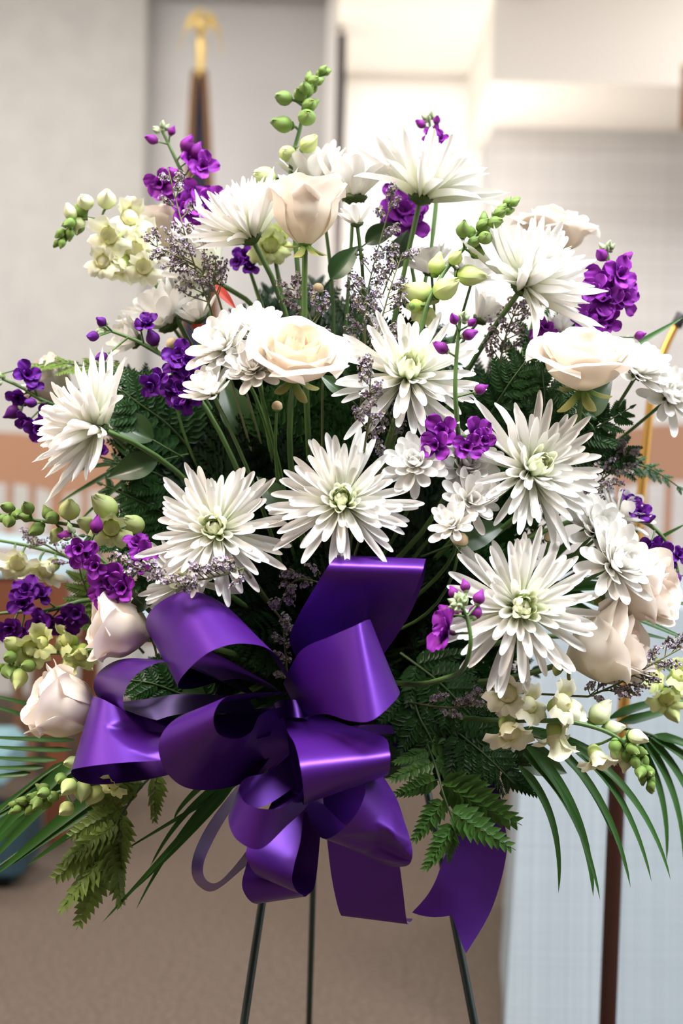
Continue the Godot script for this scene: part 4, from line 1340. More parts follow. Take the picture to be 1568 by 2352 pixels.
func snapdragons() -> void:
	snapdragon("green-budded snapdragon spike rising highest of all at the top", [[672, 470, -0.13], [668, 380, -0.13], [690, 290, -0.13], [705, 210, -0.13], [742, 165, -0.13]], [[658, 352, 56, "s"], [712, 328, 58, "s"], [603, 405, 70, "s"], [645, 285, 58, "b"], [705, 268, 58, "b"], [648, 225, 52, "b"], [712, 240, 46, "b"], [688, 215, 44, "b"], [700, 200, 40, "b"], [722, 185, 38, "b"]], 9, "snap_lime")
	snapdragon("pale snapdragon spike bending left at the upper left with green buds at its drooping tip", [[350, 640, -0.13], [305, 575, -0.13], [250, 520, -0.12], [200, 502, -0.12], [160, 520, -0.12], [140, 555, -0.12]], [[245, 455, 62, "s"], [194, 462, 54, "s"], [160, 485, 46, "s"], [180, 518, 44, "s"], [298, 498, 76, "o"], [250, 540, 80, "o"], [322, 540, 76, "o"], [310, 575, 78, "o"], [235, 600, 62, "o"], [270, 612, 74, "o"], [330, 612, 70, "o"]], 9, "snap_cream")
	snapdragon("lime snapdragon spike leaning right below the topmost chrysanthemum", [[965, 760, -0.03], [985, 690, -0.03], [1020, 625, -0.04], [1070, 565, -0.05], [1125, 510, -0.06], [1180, 462, -0.06]], [[955, 672, 84, "s"], [1028, 660, 78, "s"], [1085, 634, 74, "s"], [970, 700, 70, "o"], [1005, 605, 58, "s"], [1048, 590, 48, "s"], [1064, 525, 48, "b"], [1100, 575, 50, "b"], [1115, 545, 46, "b"], [1092, 555, 40, "b"], [1112, 515, 44, "b"], [1140, 510, 42, "b"], [1150, 488, 40, "b"]], 12, "snap_lime")
	snapdragon("lime snapdragon spike with fat green buds reaching the left edge, below the chrysanthemum in profile", [[350, 1260, -0.06], [260, 1225, -0.06], [160, 1205, -0.06], [80, 1195, -0.06], [-10, 1180, -0.06]], [[236, 1160, 82, "s"], [160, 1168, 68, "s"], [255, 1212, 76, "o"], [304, 1202, 66, "s"], [195, 1202, 52, "s"], [118, 1190, 46, "b"], [82, 1218, 46, "b"], [62, 1165, 44, "b"], [40, 1182, 38, "b"], [20, 1200, 42, "b"], [15, 1165, 40, "b"], [128, 1232, 46, "s"]], 6, "snap_lime")
	snapdragon("yellow-green snapdragon spike in the lower left, beside the rose above the small loop", [[250, 1480, -0.08], [180, 1500, -0.08], [110, 1500, -0.09], [40, 1515, -0.09], [-10, 1540, -0.09]], [[165, 1520, 74, "o"], [70, 1490, 72, "o"], [95, 1475, 60, "o"], [25, 1478, 54, "s"], [42, 1562, 58, "s"], [20, 1545, 50, "b"], [62, 1530, 44, "b"], [20, 1510, 44, "b"], [150, 1468, 60, "o"], [185, 1505, 60, "o"]], 4, "snap_lime")
	snapdragon("small green-tipped snapdragon spike pointing left below the bow's left loop", [[290, 1778, -0.03], [220, 1798, -0.03], [150, 1815, -0.03], [90, 1838, -0.03], [35, 1855, -0.03]], [[155, 1810, 54, "s"], [188, 1820, 60, "s"], [150, 1860, 50, "s"], [215, 1828, 60, "s"], [162, 1752, 44, "s"], [258, 1800, 56, "o"], [138, 1790, 40, "b"], [120, 1832, 40, "b"], [98, 1822, 38, "b"], [85, 1850, 36, "b"], [70, 1832, 34, "b"]], 10, "snap_lime")
	snapdragon("cream snapdragon spike curving down at the lower right to a green tip", [[1150, 1655, 0.0], [1240, 1655, 0.02], [1330, 1662, 0.03], [1410, 1690, 0.03], [1460, 1740, 0.03], [1495, 1805, 0.03]], [[1165, 1592, 84, "o"], [1215, 1618, 78, "o"], [1172, 1682, 90, "o"], [1292, 1612, 84, "o"], [1300, 1648, 72, "o"], [1278, 1702, 82, "o"], [1382, 1634, 72, "s"], [1374, 1745, 72, "o"], [1412, 1672, 52, "s"], [1466, 1694, 52, "s"], [1418, 1735, 54, "s"], [1450, 1712, 36, "b"], [1435, 1755, 46, "s"], [1455, 1745, 42, "b"], [1478, 1752, 42, "b"], [1470, 1775, 40, "b"], [1492, 1775, 36, "b"]], 12, "snap_cream")
	snapdragon("blurred lime snapdragon spike hanging at the far right edge, below the lilac sprig", [[1400, 1500, -0.12], [1450, 1540, -0.12], [1510, 1570, -0.12], [1575, 1600, -0.12]], [[1530, 1605, 68, "o"], [1555, 1550, 64, "o"], [1500, 1550, 66, "o"], [1545, 1640, 54, "s"], [1445, 1500, 64, "o"], [1560, 1590, 50, "s"]], 0, "snap_lime")
	snapdragon("blurred pale snapdragon stem crossing the blue runner at the left edge", [[230, 1310, -0.14], [160, 1280, -0.14], [70, 1255, -0.14], [-10, 1240, -0.14]], [[40, 1292, 72, "o"], [15, 1295, 60, "o"], [105, 1308, 74, "o"], [80, 1318, 60, "o"]], 0, "snap_cream")
	snapdragon("pale snapdragon stub behind the side-on chrysanthemum left of the tall rose", [[640, 640, -0.14], [630, 590, -0.14], [620, 560, -0.14]], [[622, 562, 70, "o"], [640, 552, 60, "o"], [600, 575, 54, "o"]], 0, "snap_lime")

func stocks() -> void:
	stock("purple stock stem at the upper left in front of the flag", [[440, 520, -0.16], [430, 430, -0.16], [405, 370, -0.16], [372, 300, -0.16]], [[450, 345, 44, "b"], [430, 330, 46, "b"], [448, 372, 70, "o"], [466, 380, 60, "o"], [366, 420, 62, "o"], [385, 435, 58, "o"], [400, 400, 44, "b"], [452, 450, 78, "o"], [470, 465, 78, "o"], [436, 480, 74, "o"], [490, 458, 60, "o"], [348, 320, 34, "b"], [395, 300, 26, "b"], [425, 480, 60, "o"]], 6)
	stock("purple stock tip rising behind the topmost chrysanthemum", [[1000, 480, -0.2], [1005, 380, -0.2], [992, 320, -0.2], [985, 275, -0.2]], [[965, 284, 30, "b"], [1003, 275, 26, "b"], [998, 300, 36, "b"], [1012, 318, 36, "o"], [985, 310, 34, "o"], [1006, 335, 36, "o"]], 8)
	stock("purple stock blossoms under the petals of the topmost chrysanthemum", [[950, 640, -0.18], [935, 560, -0.18], [920, 500, -0.18], [910, 450, -0.18]], [[905, 455, 66, "o"], [925, 480, 80, "o"], [945, 505, 80, "o"], [910, 510, 66, "o"], [950, 480, 60, "o"]], 0)
	stock("bushy purple stock spike at the upper right before the pale wall", [[1370, 790, -0.1], [1395, 710, -0.1], [1402, 640, -0.1], [1393, 575, -0.1]], [[1380, 585, 40, "b"], [1440, 590, 32, "b"], [1425, 630, 70, "o"], [1385, 640, 72, "o"], [1420, 665, 80, "o"], [1435, 690, 66, "o"], [1385, 680, 78, "o"], [1365, 665, 60, "o"], [1370, 725, 70, "o"], [1395, 738, 62, "o"], [1340, 730, 56, "o"], [1255, 790, 66, "o"], [1245, 760, 56, "o"], [1240, 800, 50, "o"], [1470, 770, 30, "b"]], 10)
	stock("thin stock stem with a few purple buds in front of the drooping chrysanthemum", [[1052, 1000, 0.02], [1045, 900, 0.03], [1048, 820, 0.03], [1056, 735, 0.03]], [[1042, 732, 32, "b"], [1078, 768, 40, "b"], [1012, 798, 42, "b"], [1084, 740, 28, "b"], [1104, 893, 36, "b"], [1015, 990, 72, "o"], [1000, 1022, 66, "o"], [1092, 1000, 76, "o"], [1072, 1025, 60, "o"], [1110, 1010, 50, "o"]], 9)
	stock("arching stock stem with purple buds at its left tip, above the fern at the left", [[440, 890, -0.06], [390, 830, -0.07], [330, 790, -0.08], [240, 755, -0.08]], [[338, 740, 48, "o"], [350, 775, 46, "b"], [318, 745, 34, "b"], [212, 772, 36, "b"], [232, 738, 32, "b"], [232, 820, 34, "b"], [410, 815, 66, "o"], [430, 830, 60, "o"], [405, 845, 60, "o"], [415, 890, 72, "o"], [430, 925, 56, "o"], [345, 885, 50, "o"], [360, 870, 44, "o"], [395, 900, 60, "o"], [435, 870, 60, "o"]], 7, "stock_dark")
	stock("ring of purple stock flowers at the far left edge behind the profile chrysanthemum", [[180, 950, -0.13], [100, 920, -0.13], [50, 890, -0.13], [5, 870, -0.13]], [[62, 860, 56, "o"], [78, 880, 44, "o"], [40, 915, 52, "o"], [70, 925, 34, "b"], [28, 948, 46, "b"], [60, 970, 48, "o"], [90, 985, 56, "o"], [112, 950, 44, "o"], [105, 985, 50, "o"], [225, 1028, 46, "o"]], 5, "stock_dark")
	stock("purple stock stem with buds at the left, crossing the lime snapdragon", [[310, 1370, -0.02], [265, 1315, -0.02], [215, 1268, -0.02], [165, 1225, -0.02]], [[150, 1230, 36, "b"], [222, 1205, 44, "b"], [195, 1275, 62, "o"], [180, 1262, 52, "o"], [218, 1300, 48, "o"], [255, 1335, 84, "o"], [240, 1365, 70, "o"], [280, 1350, 64, "o"], [315, 1245, 56, "o"], [330, 1275, 60, "o"], [318, 1300, 44, "o"]], 5)
	stock("blurred purple stock stem lying level at the left edge, above the lime florets", [[190, 1380, -0.11], [110, 1402, -0.11], [50, 1405, -0.11], [-10, 1410, -0.11]], [[60, 1355, 62, "o"], [50, 1385, 60, "o"], [95, 1365, 46, "o"], [88, 1430, 60, "o"], [120, 1430, 60, "o"], [160, 1425, 60, "o"], [175, 1410, 52, "o"], [20, 1445, 56, "o"], [45, 1450, 50, "o"], [140, 1450, 44, "o"]], 0, "stock_dark")
	stock("short hooked stock stem with one open purple flower beside the largest chrysanthemum", [[1010, 1562, 0.05], [1060, 1540, 0.085], [1080, 1480, 0.1], [1072, 1420, 0.1], [1055, 1388, 0.105]], [[1018, 1448, 92, "o"], [1100, 1372, 40, "b"], [1092, 1405, 46, "b"], [1040, 1360, 34, "b"], [1022, 1402, 40, "b"], [1050, 1405, 26, "b"], [1068, 1345, 34, "b"]], 14)
	stock("purple stock stem bowing down at the right edge, right of the dense white pair", [[1430, 1190, -0.1], [1490, 1205, -0.1], [1540, 1260, -0.1], [1560, 1330, -0.1]], [[1450, 1150, 56, "o"], [1470, 1175, 46, "o"], [1490, 1190, 34, "b"], [1498, 1255, 50, "o"], [1520, 1275, 54, "o"], [1535, 1290, 44, "o"], [1550, 1330, 40, "b"], [1560, 1275, 40, "o"]], 0, "stock_dark")
	stock("dark purple stock blossoms deep behind the side-on chrysanthemum", [[600, 700, -0.16], [580, 640, -0.16], [560, 580, -0.16]], [[562, 585, 50, "o"], [545, 600, 40, "o"], [575, 610, 40, "o"]], 0, "stock_dark")

func fronds() -> void:
	var f := Vector3(0.1, 0.3, 1)
	fern_by_leaflets("bright leather fern frond hanging right over the purple tail", [[960, 1660, -0.06], [1000, 1760, -0.02], [1020, 1830, 0.0], [1046, 1900, 0.0]], [[1010, 1795, -0.01, 1196, 1906, 0.0], [1032, 1862, 0.0, 1186, 1953, 0.005], [1042, 1890, 0.0, 977, 2008, 0.01], [1020, 1835, 0.0, 945, 1940, 0.005], [1005, 1790, -0.01, 905, 1830, 0.0], [995, 1750, -0.02, 890, 1790, -0.005], [985, 1725, -0.03, 900, 1748, -0.015], [995, 1745, -0.03, 1130, 1810, -0.015], [975, 1700, -0.04, 1110, 1745, -0.03], [1044, 1895, 0.0, 1020, 1985, -0.01]], "fern_bright")
	fern_by_leaflets("dark fern frond pointing right over the edge of the blue cloth", [[1000, 1640, -0.09], [1070, 1700, -0.06], [1140, 1760, -0.05], [1180, 1790, -0.05]], [[1150, 1770, -0.05, 1240, 1826, -0.04], [1120, 1745, -0.05, 1230, 1760, -0.04], [1110, 1735, -0.05, 1165, 1832, -0.04], [1085, 1710, -0.06, 1200, 1705, -0.05], [1080, 1710, -0.06, 1090, 1810, -0.05], [1050, 1685, -0.07, 1160, 1660, -0.06], [1045, 1680, -0.07, 1030, 1780, -0.06], [1020, 1660, -0.08, 1090, 1610, -0.07]], "fern")
	fern("fern frond below the cream snapdragon, pointing to the lower right", [[1000, 1640, -0.07], [1060, 1690, -0.04], [1120, 1740, -0.03], [1180, 1800, -0.03]], 130, "fern", f, 8)
	fern("fern frond filling the shade right of the bow", [[940, 1560, -0.08], [960, 1640, -0.05], [990, 1700, -0.04], [1020, 1790, -0.03]], 130, "fern", f, 8)
	fern("fern frond under the hooked purple stock stem", [[920, 1500, -0.09], [1000, 1560, -0.06], [1060, 1620, -0.05], [1120, 1690, -0.05]], 130, "fern", f, 8)
	fern("fern frond between the drooping chrysanthemum and the open rose", [[1080, 1040, -0.1], [1120, 960, -0.07], [1170, 880, -0.05], [1230, 800, -0.05]], 130, "fern", f, 8)
	fern("fern frond behind the right-turned chrysanthemum", [[1220, 1120, -0.1], [1240, 1010, -0.08], [1250, 940, -0.06], [1245, 850, -0.06]], 130, "fern", f, 8)
	fern("fern frond right of the right-turned chrysanthemum, under the white pair at the edge", [[1260, 1060, -0.1], [1320, 1010, -0.09], [1390, 970, -0.08], [1450, 935, -0.08]], 110, "fern", f, 7)
	fern("fern frond hanging between the open rose and the spindle chair", [[1300, 1100, -0.12], [1350, 1040, -0.1], [1420, 1030, -0.1], [1470, 1060, -0.1]], 100, "fern", f, 7)
	fern("fern frond rising between the tilted chrysanthemum and the open rose", [[1180, 900, -0.13], [1230, 800, -0.12], [1290, 740, -0.12], [1330, 700, -0.12]], 100, "fern", f, 7)
	fern("fern frond in the gap behind the bow's two left loops", [[520, 1640, -0.12], [430, 1600, -0.1], [350, 1570, -0.09], [280, 1560, -0.09]], 120, "fern", f, 7)
	fern("drooping dark fern frond at the upper right, under the open rose", [[1100, 960, -0.1], [1190, 900, -0.07], [1290, 900, -0.06], [1360, 980, -0.06]], 110, "fern", f, 8)
	fern("blurred toothed fern frond reaching over the left edge", [[330, 870, -0.12], [220, 845, -0.13], [110, 835, -0.13], [-30, 868, -0.13]], 95, "fern_olive", Vector3(0.1, 0.9, 0.5), 9)
	fern("blurred green fern frond pointing right over the spindle chair", [[1330, 1060, -0.13], [1420, 1060, -0.14], [1500, 1080, -0.14], [1580, 1135, -0.14]], 80, "fern", Vector3(0.0, 0.7, 0.6), 8)
	fern_by_leaflets("olive fern frond hanging lowest at the lower left", [[400, 1740, -0.1], [330, 1800, -0.08], [270, 1890, -0.06], [235, 1990, -0.05]], [[238, 1985, -0.05, 172, 2140, -0.05], [252, 1930, -0.05, 292, 2088, -0.045], [240, 1965, -0.05, 122, 2098, -0.05], [255, 1920, -0.055, 112, 2026, -0.05], [270, 1890, -0.06, 130, 1975, -0.05], [290, 1850, -0.07, 150, 1925, -0.06], [280, 1870, -0.06, 270, 2010, -0.05], [315, 1815, -0.07, 200, 1850, -0.06], [330, 1800, -0.08, 240, 1800, -0.07], [360, 1775, -0.09, 345, 1895, -0.08]], "fern_olive", Vector3(0.3, 0.35, 0.9))
	fern("fern frond in the dark behind the stock stem at the left", [[460, 1060, -0.14], [390, 980, -0.12], [310, 920, -0.1], [220, 850, -0.1]], 150, "fern", f, 9)
	fern("dark fern frond between the profile chrysanthemum and the upper-left front one", [[500, 1180, -0.15], [420, 1120, -0.13], [340, 1080, -0.12], [250, 1060, -0.12]], 120, "fern", f, 8)
	fern("dark fern frond above the lime snapdragon at the left", [[480, 1250, -0.15], [400, 1190, -0.13], [320, 1150, -0.12], [230, 1110, -0.12]], 110, "fern", f, 8)
	fern("dark fern frond behind the purple-budded stock stem at the left", [[420, 1330, -0.14], [340, 1280, -0.12], [270, 1240, -0.11], [190, 1230, -0.11]], 100, "fern", f, 8)
	fern("blurred fern frond hanging behind the left rose", [[330, 1500, -0.16], [260, 1420, -0.14], [200, 1360, -0.13], [170, 1250, -0.13]], 110, "fern_olive", f, 8)
	# palms: [start, bend, tip, width]
	palm("palm frond with long arching blades falling in front of the blue cloth", [[1000, 1600, -0.1], [1120, 1660, -0.05], [1220, 1690, -0.03], [1310, 1720, -0.03]], [
		[1190, 1760, -0.03, 1295, 1860, -0.02, 1282, 2052, -0.02, 22], [1210, 1715, -0.03, 1350, 1850, -0.02, 1362, 2060, -0.02, 30], [1200, 1730, -0.03, 1330, 1830, -0.02, 1378, 2068, -0.01, 22],
		[1240, 1690, -0.03, 1400, 1800, -0.02, 1448, 2040, -0.02, 24], [1260, 1690, -0.03, 1370, 1810, -0.03, 1405, 1920, -0.03, 18], [1290, 1700, -0.03, 1440, 1790, -0.02, 1496, 2026, -0.02, 22], [1310, 1715, -0.03, 1480, 1800, -0.02, 1540, 2022, -0.02, 22], [1180, 1680, -0.06, 1300, 1680, -0.05, 1420, 1760, -0.05, 26]])
	palm("blurred palm frond fanning out at the lower right edge", [[1300, 1640, -0.14], [1420, 1670, -0.14], [1500, 1690, -0.14], [1580, 1730, -0.14]], [
		[1440, 1680, -0.14, 1540, 1790, -0.13, 1530, 1980, -0.13, 24], [1460, 1680, -0.14, 1570, 1800, -0.13, 1570, 1990, -0.13, 24], [1480, 1690, -0.14, 1590, 1780, -0.13, 1620, 1960, -0.13, 24], [1490, 1690, -0.14, 1590, 1730, -0.13, 1660, 1860, -0.13, 24], [1500, 1690, -0.14, 1590, 1700, -0.13, 1680, 1780, -0.13, 24], [1420, 1660, -0.14, 1520, 1640, -0.15, 1620, 1600, -0.16, 24], [1400, 1650, -0.14, 1500, 1600, -0.15, 1600, 1610, -0.16, 22]])
	palm("dark palm frond spreading right between the roses over the blue cloth", [[1100, 1380, -0.14], [1220, 1350, -0.14], [1330, 1330, -0.13], [1400, 1330, -0.13]], [
		[1180, 1360, -0.14, 1300, 1300, -0.13, 1420, 1230, -0.13, 26], [1200, 1350, -0.14, 1330, 1300, -0.13, 1480, 1210, -0.13, 24], [1240, 1345, -0.14, 1400, 1360, -0.13, 1580, 1320, -0.13, 26], [1260, 1345, -0.14, 1420, 1400, -0.13, 1600, 1480, -0.13, 26], [1240, 1350, -0.14, 1400, 1420, -0.13, 1560, 1560, -0.13, 26], [1220, 1360, -0.14, 1380, 1440, -0.13, 1540, 1470, -0.13, 24], [1280, 1340, -0.14, 1420, 1290, -0.13, 1580, 1200, -0.13, 22], [1300, 1340, -0.14, 1450, 1350, -0.13, 1610, 1400, -0.13, 24], [1210, 1340, -0.14, 1300, 1240, -0.13, 1400, 1180, -0.13, 22], [1190, 1350, -0.14, 1280, 1280, -0.13, 1370, 1260, -0.13, 26]])
	palm("palm frond with level blades running off the lower left edge", [[420, 1680, -0.12], [260, 1710, -0.11], [120, 1770, -0.1], [-40, 1900, -0.1]], [
		[170, 1700, -0.1, 60, 1700, -0.1, -60, 1690, -0.1, 14], [165, 1722, -0.1, 60, 1725, -0.1, -60, 1710, -0.1, 14], [130, 1745, -0.1, 40, 1748, -0.1, -60, 1735, -0.1, 14], [100, 1762, -0.1, 30, 1768, -0.1, -60, 1760, -0.1, 14], [70, 1775, -0.1, 10, 1785, -0.1, -60, 1785, -0.1, 14],
		[150, 1650, -0.12, 60, 1610, -0.12, -60, 1590, -0.12, 14], [140, 1670, -0.12, 50, 1640, -0.12, -60, 1610, -0.12, 14]])
	palm("dark palm frond slanting down at the lower left corner", [[420, 1720, -0.1], [250, 1790, -0.08], [120, 1900, -0.08], [-30, 2010, -0.08]], [
		[190, 1740, -0.09, 80, 1810, -0.08, -40, 1960, -0.08, 30], [220, 1740, -0.09, 100, 1840, -0.08, -30, 1990, -0.08, 30], [260, 1790, -0.08, 140, 1880, -0.07, -10, 2010, -0.07, 34], [300, 1800, -0.08, 180, 1870, -0.07, 20, 1990, -0.07, 30], [160, 1750, -0.1, 60, 1820, -0.1, -60, 1900, -0.1, 30], [140, 1780, -0.1, 40, 1870, -0.09, -60, 1940, -0.09, 34], [330, 1800, -0.09, 210, 1880, -0.08, 60, 1990, -0.08, 24], [120, 1790, -0.1, 40, 1850, -0.1, -60, 1900, -0.1, 34], [110, 1830, -0.1, 20, 1900, -0.1, -70, 1990, -0.1, 40]])
	palm("bunch of thin grass blades crossing below the bow to the lower left", [[600, 1720, -0.08], [560, 1760, -0.07], [520, 1790, -0.07]], [
		[540, 1780, -0.07, 420, 1920, -0.05, 232, 2122, -0.05, 17], [530, 1785, -0.07, 400, 1910, -0.06, 312, 2090, -0.05, 14], [560, 1790, -0.07, 440, 1860, -0.06, 282, 1955, -0.06, 13], [520, 1790, -0.07, 410, 1860, -0.06, 345, 1990, -0.06, 16], [540, 1800, -0.08, 420, 1940, -0.07, 290, 2060, -0.07, 13], [480, 1790, -0.08, 410, 1850, -0.08, 400, 1880, -0.08, 14]], "grass", "grass_blades_bunch")
	palm("single grass blade sticking out to the right toward the brass rod", [[1400, 830, -0.14], [1420, 812, -0.14]], [[1410, 820, -0.14, 1490, 775, -0.14, 1570, 728, -0.14, 17]], "grass", "grass_stalk")
	palm("dark palm frond whose comb of blades shows light between them at the left", [[520, 1180, -0.16], [420, 1120, -0.16], [330, 1080, -0.16], [230, 1050, -0.16]], [
		[300, 1065, -0.16, 220, 1100, -0.16, 130, 1160, -0.16, 16], [330, 1075, -0.16, 260, 1120, -0.16, 180, 1200, -0.16, 16], [360, 1090, -0.16, 300, 1150, -0.16, 240, 1240, -0.16, 16], [390, 1105, -0.16, 350, 1170, -0.16, 300, 1270, -0.16, 16], [300, 1065, -0.16, 240, 1060, -0.16, 150, 1090, -0.16, 16], [360, 1090, -0.16, 300, 1060, -0.16, 250, 1010, -0.16, 16], [400, 1110, -0.16, 350, 1050, -0.16, 310, 980, -0.16, 16], [430, 1125, -0.16, 400, 1070, -0.16, 380, 990, -0.16, 16], [420, 1120, -0.16, 390, 1200, -0.16, 370, 1300, -0.16, 16]])
	var leaves := [["broad dark leaf behind the profile chrysanthemum at the left", 350, 1010, -0.1, 130, 2.6], ["broad dark leaf below the profile chrysanthemum's base", 360, 1060, -0.11, 120, 3.4], ["broad leaf under the tall rose on its right", 840, 560, -0.13, 90, 0.6], ["broad leaf showing against the bright gap near the top", 900, 620, -0.14, 100, 1.2], ["small pale leaf beside the rose sepal in the upper middle", 790, 905, -0.03, 70, 2.4], ["broad dark leaf left of the front chrysanthemum's petals", 660, 1180, -0.05, 110, 2.2], ["broad leaf right of the front chrysanthemum", 1040, 1250, -0.08, 130, 0.4], ["broad leaf left of the drooping chrysanthemum", 830, 900, -0.1, 110, 1.9], ["broad leaf under the bow's upper left loop", 470, 1600, -0.1, 150, 2.9], ["broad leaf by the left rose's base", 300, 1400, -0.02, 70, 0.5], ["broad dark leaf below the cluster of white spray chrysanthemums", 560, 1000, -0.12, 140, 1.9], ["broad leaf low right behind the cream snapdragon", 1180, 1730, -0.09, 130, -0.3], ["broad leaf beside the tall rose's stem", 760, 640, -0.1, 100, 0.9], ["broad leaf at the right under the open rose", 1330, 960, -0.08, 120, 0.9]]
	for e in leaves:
		broad_leaf(e[0], e[1], e[2], e[3], e[4], e[5])

func filler() -> void:
	rng.seed = 99
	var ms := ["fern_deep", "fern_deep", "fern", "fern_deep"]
	var k := 0
	while k < 165:
		var a := rng.randf() * TAU
		var rr := sqrt(rng.randf_range(0.05, 1.0))
		var px := 760 + cos(a) * 500 * rr
		var py := 1205 - sin(a) * 620 * rr
		if py < 690 and (px > 790 or px < 480):
			continue
		if py > 1800 and px < 860 or py > 1660 and px < 420 or py > 1560 and px < 250:
			continue
		if px > 1290 and py > 1180 and py < 1560 and rng.randf() < 0.6:
			continue
		k += 1
		var tip := at_px(px, py, rng.randf_range(-0.25, -0.1))
		var core := at_px(740 + (px - 740) * 0.2, 1500 + (py - 1500) * 0.25, rng.randf_range(-0.22, -0.14))
		var d := (tip - core)
		var l := clampf(d.length(), 0.12, 0.24)
		d = d.normalized()
		var fz := dirv(rng.randf_range(-0.6, 0.6), rng.randf_range(-0.2, 0.7), 1.0)
		var o := MeshInstance3D.new()
		o.name = numbered("fern_sprig")
		o.mesh = shapes["frond%d" % (k % 3)]
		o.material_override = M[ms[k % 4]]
		o.transform = Transform3D(facing(d, fz).scaled_local(Vector3(l, l, l)), tip - d * l)
		add_child(o, true)
		tag(o, "dark green fern sprig filling the shade among the flower stems", "fern", "fern sprigs in the heart of the spray")

func sprigs_front() -> void:
	rng.seed = 41
	for k in 90:
		var a := rng.randf() * TAU
		var rr := sqrt(rng.randf_range(0.0, 1.0))
		var px := 760 + cos(a) * 400 * rr
		var py := 1180 - sin(a) * 400 * rr
		var tip := at_px(px, py, rng.randf_range(-0.11, -0.055))
		var core := at_px(740 + (px - 740) * 0.35, 1500 + (py - 1500) * 0.35, -0.14)
		var d := (tip - core)
		var l := clampf(d.length(), 0.08, 0.15)
		d = (d.normalized() + look * Vector3(rng.randf_range(-0.4, 0.4), rng.randf_range(-0.3, 0.3), 0)).normalized()
		var o := MeshInstance3D.new()
		o.name = numbered("fern_sprig")
		o.mesh = shapes["frond%d" % (k % 3)]
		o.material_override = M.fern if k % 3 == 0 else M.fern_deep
		o.transform = Transform3D(facing(d, dirv(rng.randf_range(-0.5, 0.5), rng.randf_range(0.0, 0.7), 1.0)).scaled_local(Vector3(l, l, l)), tip - d * l)
		add_child(o, true)
		tag(o, "dark green fern sprig filling the shade among the flower stems", "fern", "fern sprigs in the heart of the spray")

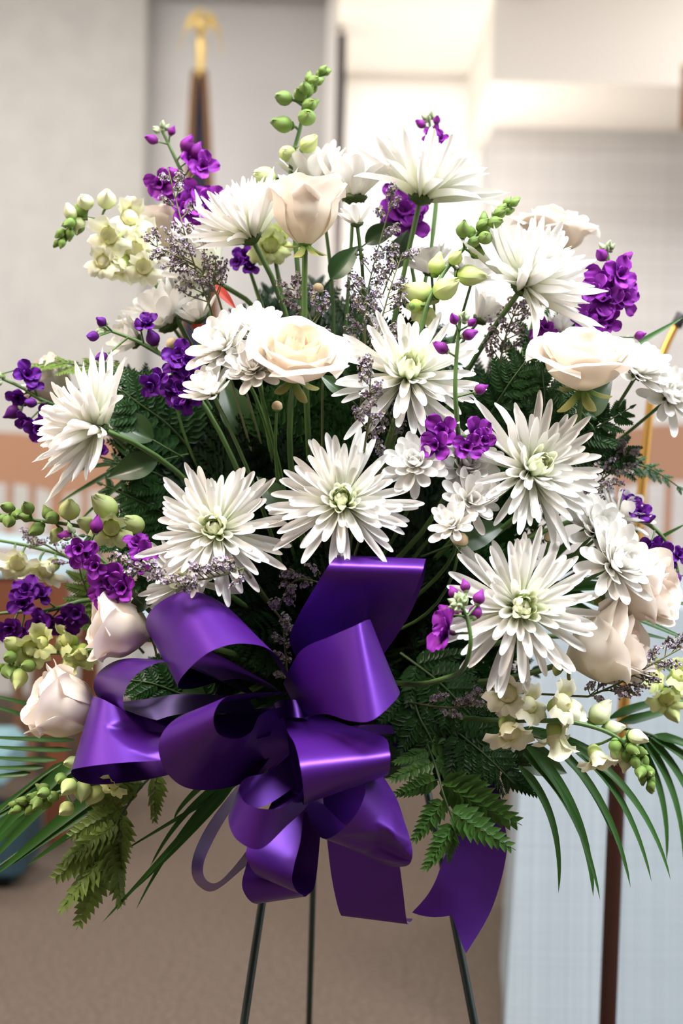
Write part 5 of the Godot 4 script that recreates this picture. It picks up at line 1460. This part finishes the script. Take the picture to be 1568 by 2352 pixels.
func sprigs() -> void:
	statice("lilac grey statice sprig standing up at the left of the side-on chrysanthemum", [[480, 700, -0.06], [450, 620, -0.06], [425, 540, -0.06], [385, 385, -0.07]], 90, 20, 1)
	statice("spreading statice sprig below the stock at the upper left", [[500, 680, -0.05], [460, 620, -0.05], [400, 585, -0.05], [345, 560, -0.06]], 80, 16, 2)
	statice("statice sprig just behind the top of the peach-hearted rose", [[740, 860, -0.06], [720, 760, -0.05], [700, 700, -0.05], [670, 655, -0.05]], 90, 18, 3)
	statice("tall statice sprig rising against the bright gap near the top", [[840, 820, -0.05], [840, 700, -0.05], [860, 600, -0.06], [905, 440, -0.07]], 90, 26, 4)
	statice("statice sprig left of the lime snapdragon, before the bright gap", [[860, 800, -0.04], [880, 720, -0.04], [900, 650, -0.04], [925, 580, -0.05]], 80, 20, 5)
	statice("fine statice sprig crossing the petals of the drooping chrysanthemum", [[840, 1010, 0.03], [850, 940, 0.04], [850, 880, 0.05], [855, 830, 0.05]], 60, 14, 6)
	statice("statice sprig in the shade left of the drooping chrysanthemum's petals", [[880, 1060, -0.02], [900, 980, -0.01], [880, 930, -0.01], [850, 900, -0.01]], 70, 12, 7)
	statice("statice sprig between the drooping chrysanthemum and the fern at the right", [[1130, 900, -0.08], [1150, 820, -0.08], [1165, 760, -0.08], [1190, 700, -0.08]], 90, 20, 8)
	statice("level statice sprig across the lower petals of the upper-left chrysanthemum", [[560, 1305, 0.05], [470, 1330, 0.06], [390, 1325, 0.06], [270, 1290, 0.05]], 60, 24, 9)
	statice("statice sprig hanging beside the bow's top loop", [[740, 1340, -0.01], [690, 1330, 0.0], [660, 1350, 0.0], [640, 1400, 0.0]], 55, 12, 10)
	statice("blurred statice sprig between the right-turned chrysanthemum and the chair", [[1330, 1150, -0.1], [1370, 1110, -0.1], [1410, 1080, -0.1], [1440, 1040, -0.1]], 80, 18, 11)
	statice("statice sprig reaching right over the cloth beside the right-facing rose", [[1350, 1600, -0.02], [1420, 1570, 0.0], [1490, 1530, 0.0], [1580, 1480, 0.0]], 90, 24, 12)
	statice("small statice tuft in the fern shade below the hooked stock stem", [[980, 1620, -0.03], [1030, 1625, -0.02], [1070, 1620, -0.01], [1095, 1605, -0.01]], 50, 9, 13)
	statice("statice sprig behind the upper left loop of the bow", [[660, 1560, -0.06], [655, 1500, -0.04], [652, 1460, -0.04], [655, 1420, -0.04]], 45, 8, 14)
	statice("blurred statice sprig over the blue runner at the left edge", [[170, 1290, -0.12], [120, 1260, -0.12], [90, 1240, -0.12], [60, 1215, -0.12]], 50, 8, 15)

func odds() -> void:
	# unopened chrysanthemum buds
	for e in [["tan chrysanthemum bud on a thin stem below the peach-hearted rose", 636, 935, -0.02, 24], ["tan chrysanthemum bud under the column of three small chrysanthemums", 1058, 1243, 0.02, 32], ["tan chrysanthemum bud below the right-turned chrysanthemum's long petals", 1262, 1236, -0.02, 26], ["tan chrysanthemum bud behind the stock stem at the left", 395, 792, -0.09, 28], ["tan chrysanthemum bud beside the tall rose's stem", 730, 665, -0.08, 26]]:
		var top := at_px(e[1], e[2], e[3])
		var s := metres(e[4])
		var foot := foot_for(e[1], e[2])
		var root := thing("flower_bud", e[0], "flower bud", foot)
		var f := frame(dirv(0.1, 0.9, 0.4), e[1])
		var b := Buf.new()
		b.lathe(PackedVector2Array([Vector2(0.0, -0.4), Vector2(0.38, -0.3), Vector2(0.55, 0.0), Vector2(0.48, 0.34), Vector2(0.25, 0.56), Vector2(0.0, 0.6)]), 14)
		part(root, "bud", b.mesh(), M.bud_tan, Transform3D(f.scaled_local(Vector3.ONE * s), top))
		part(root, "calyx", shapes.cup, M.sepal, Transform3D(f.scaled_local(Vector3.ONE * s * 0.52), top - f.y * s * 0.22))
		stem_to(root, top - f.y * s * 0.4, f.y, foot, 0.0014)
	broad_leaf("coral red and white striped leaf tip behind the lilac sprig, above the white cluster", 490, 655, -0.12, 75, -0.75, "coral", 0.3)
	broad_leaf("small coral red leaf left of the white spray cluster", 440, 745, -0.12, 60, -0.5, "coral", 0.4)
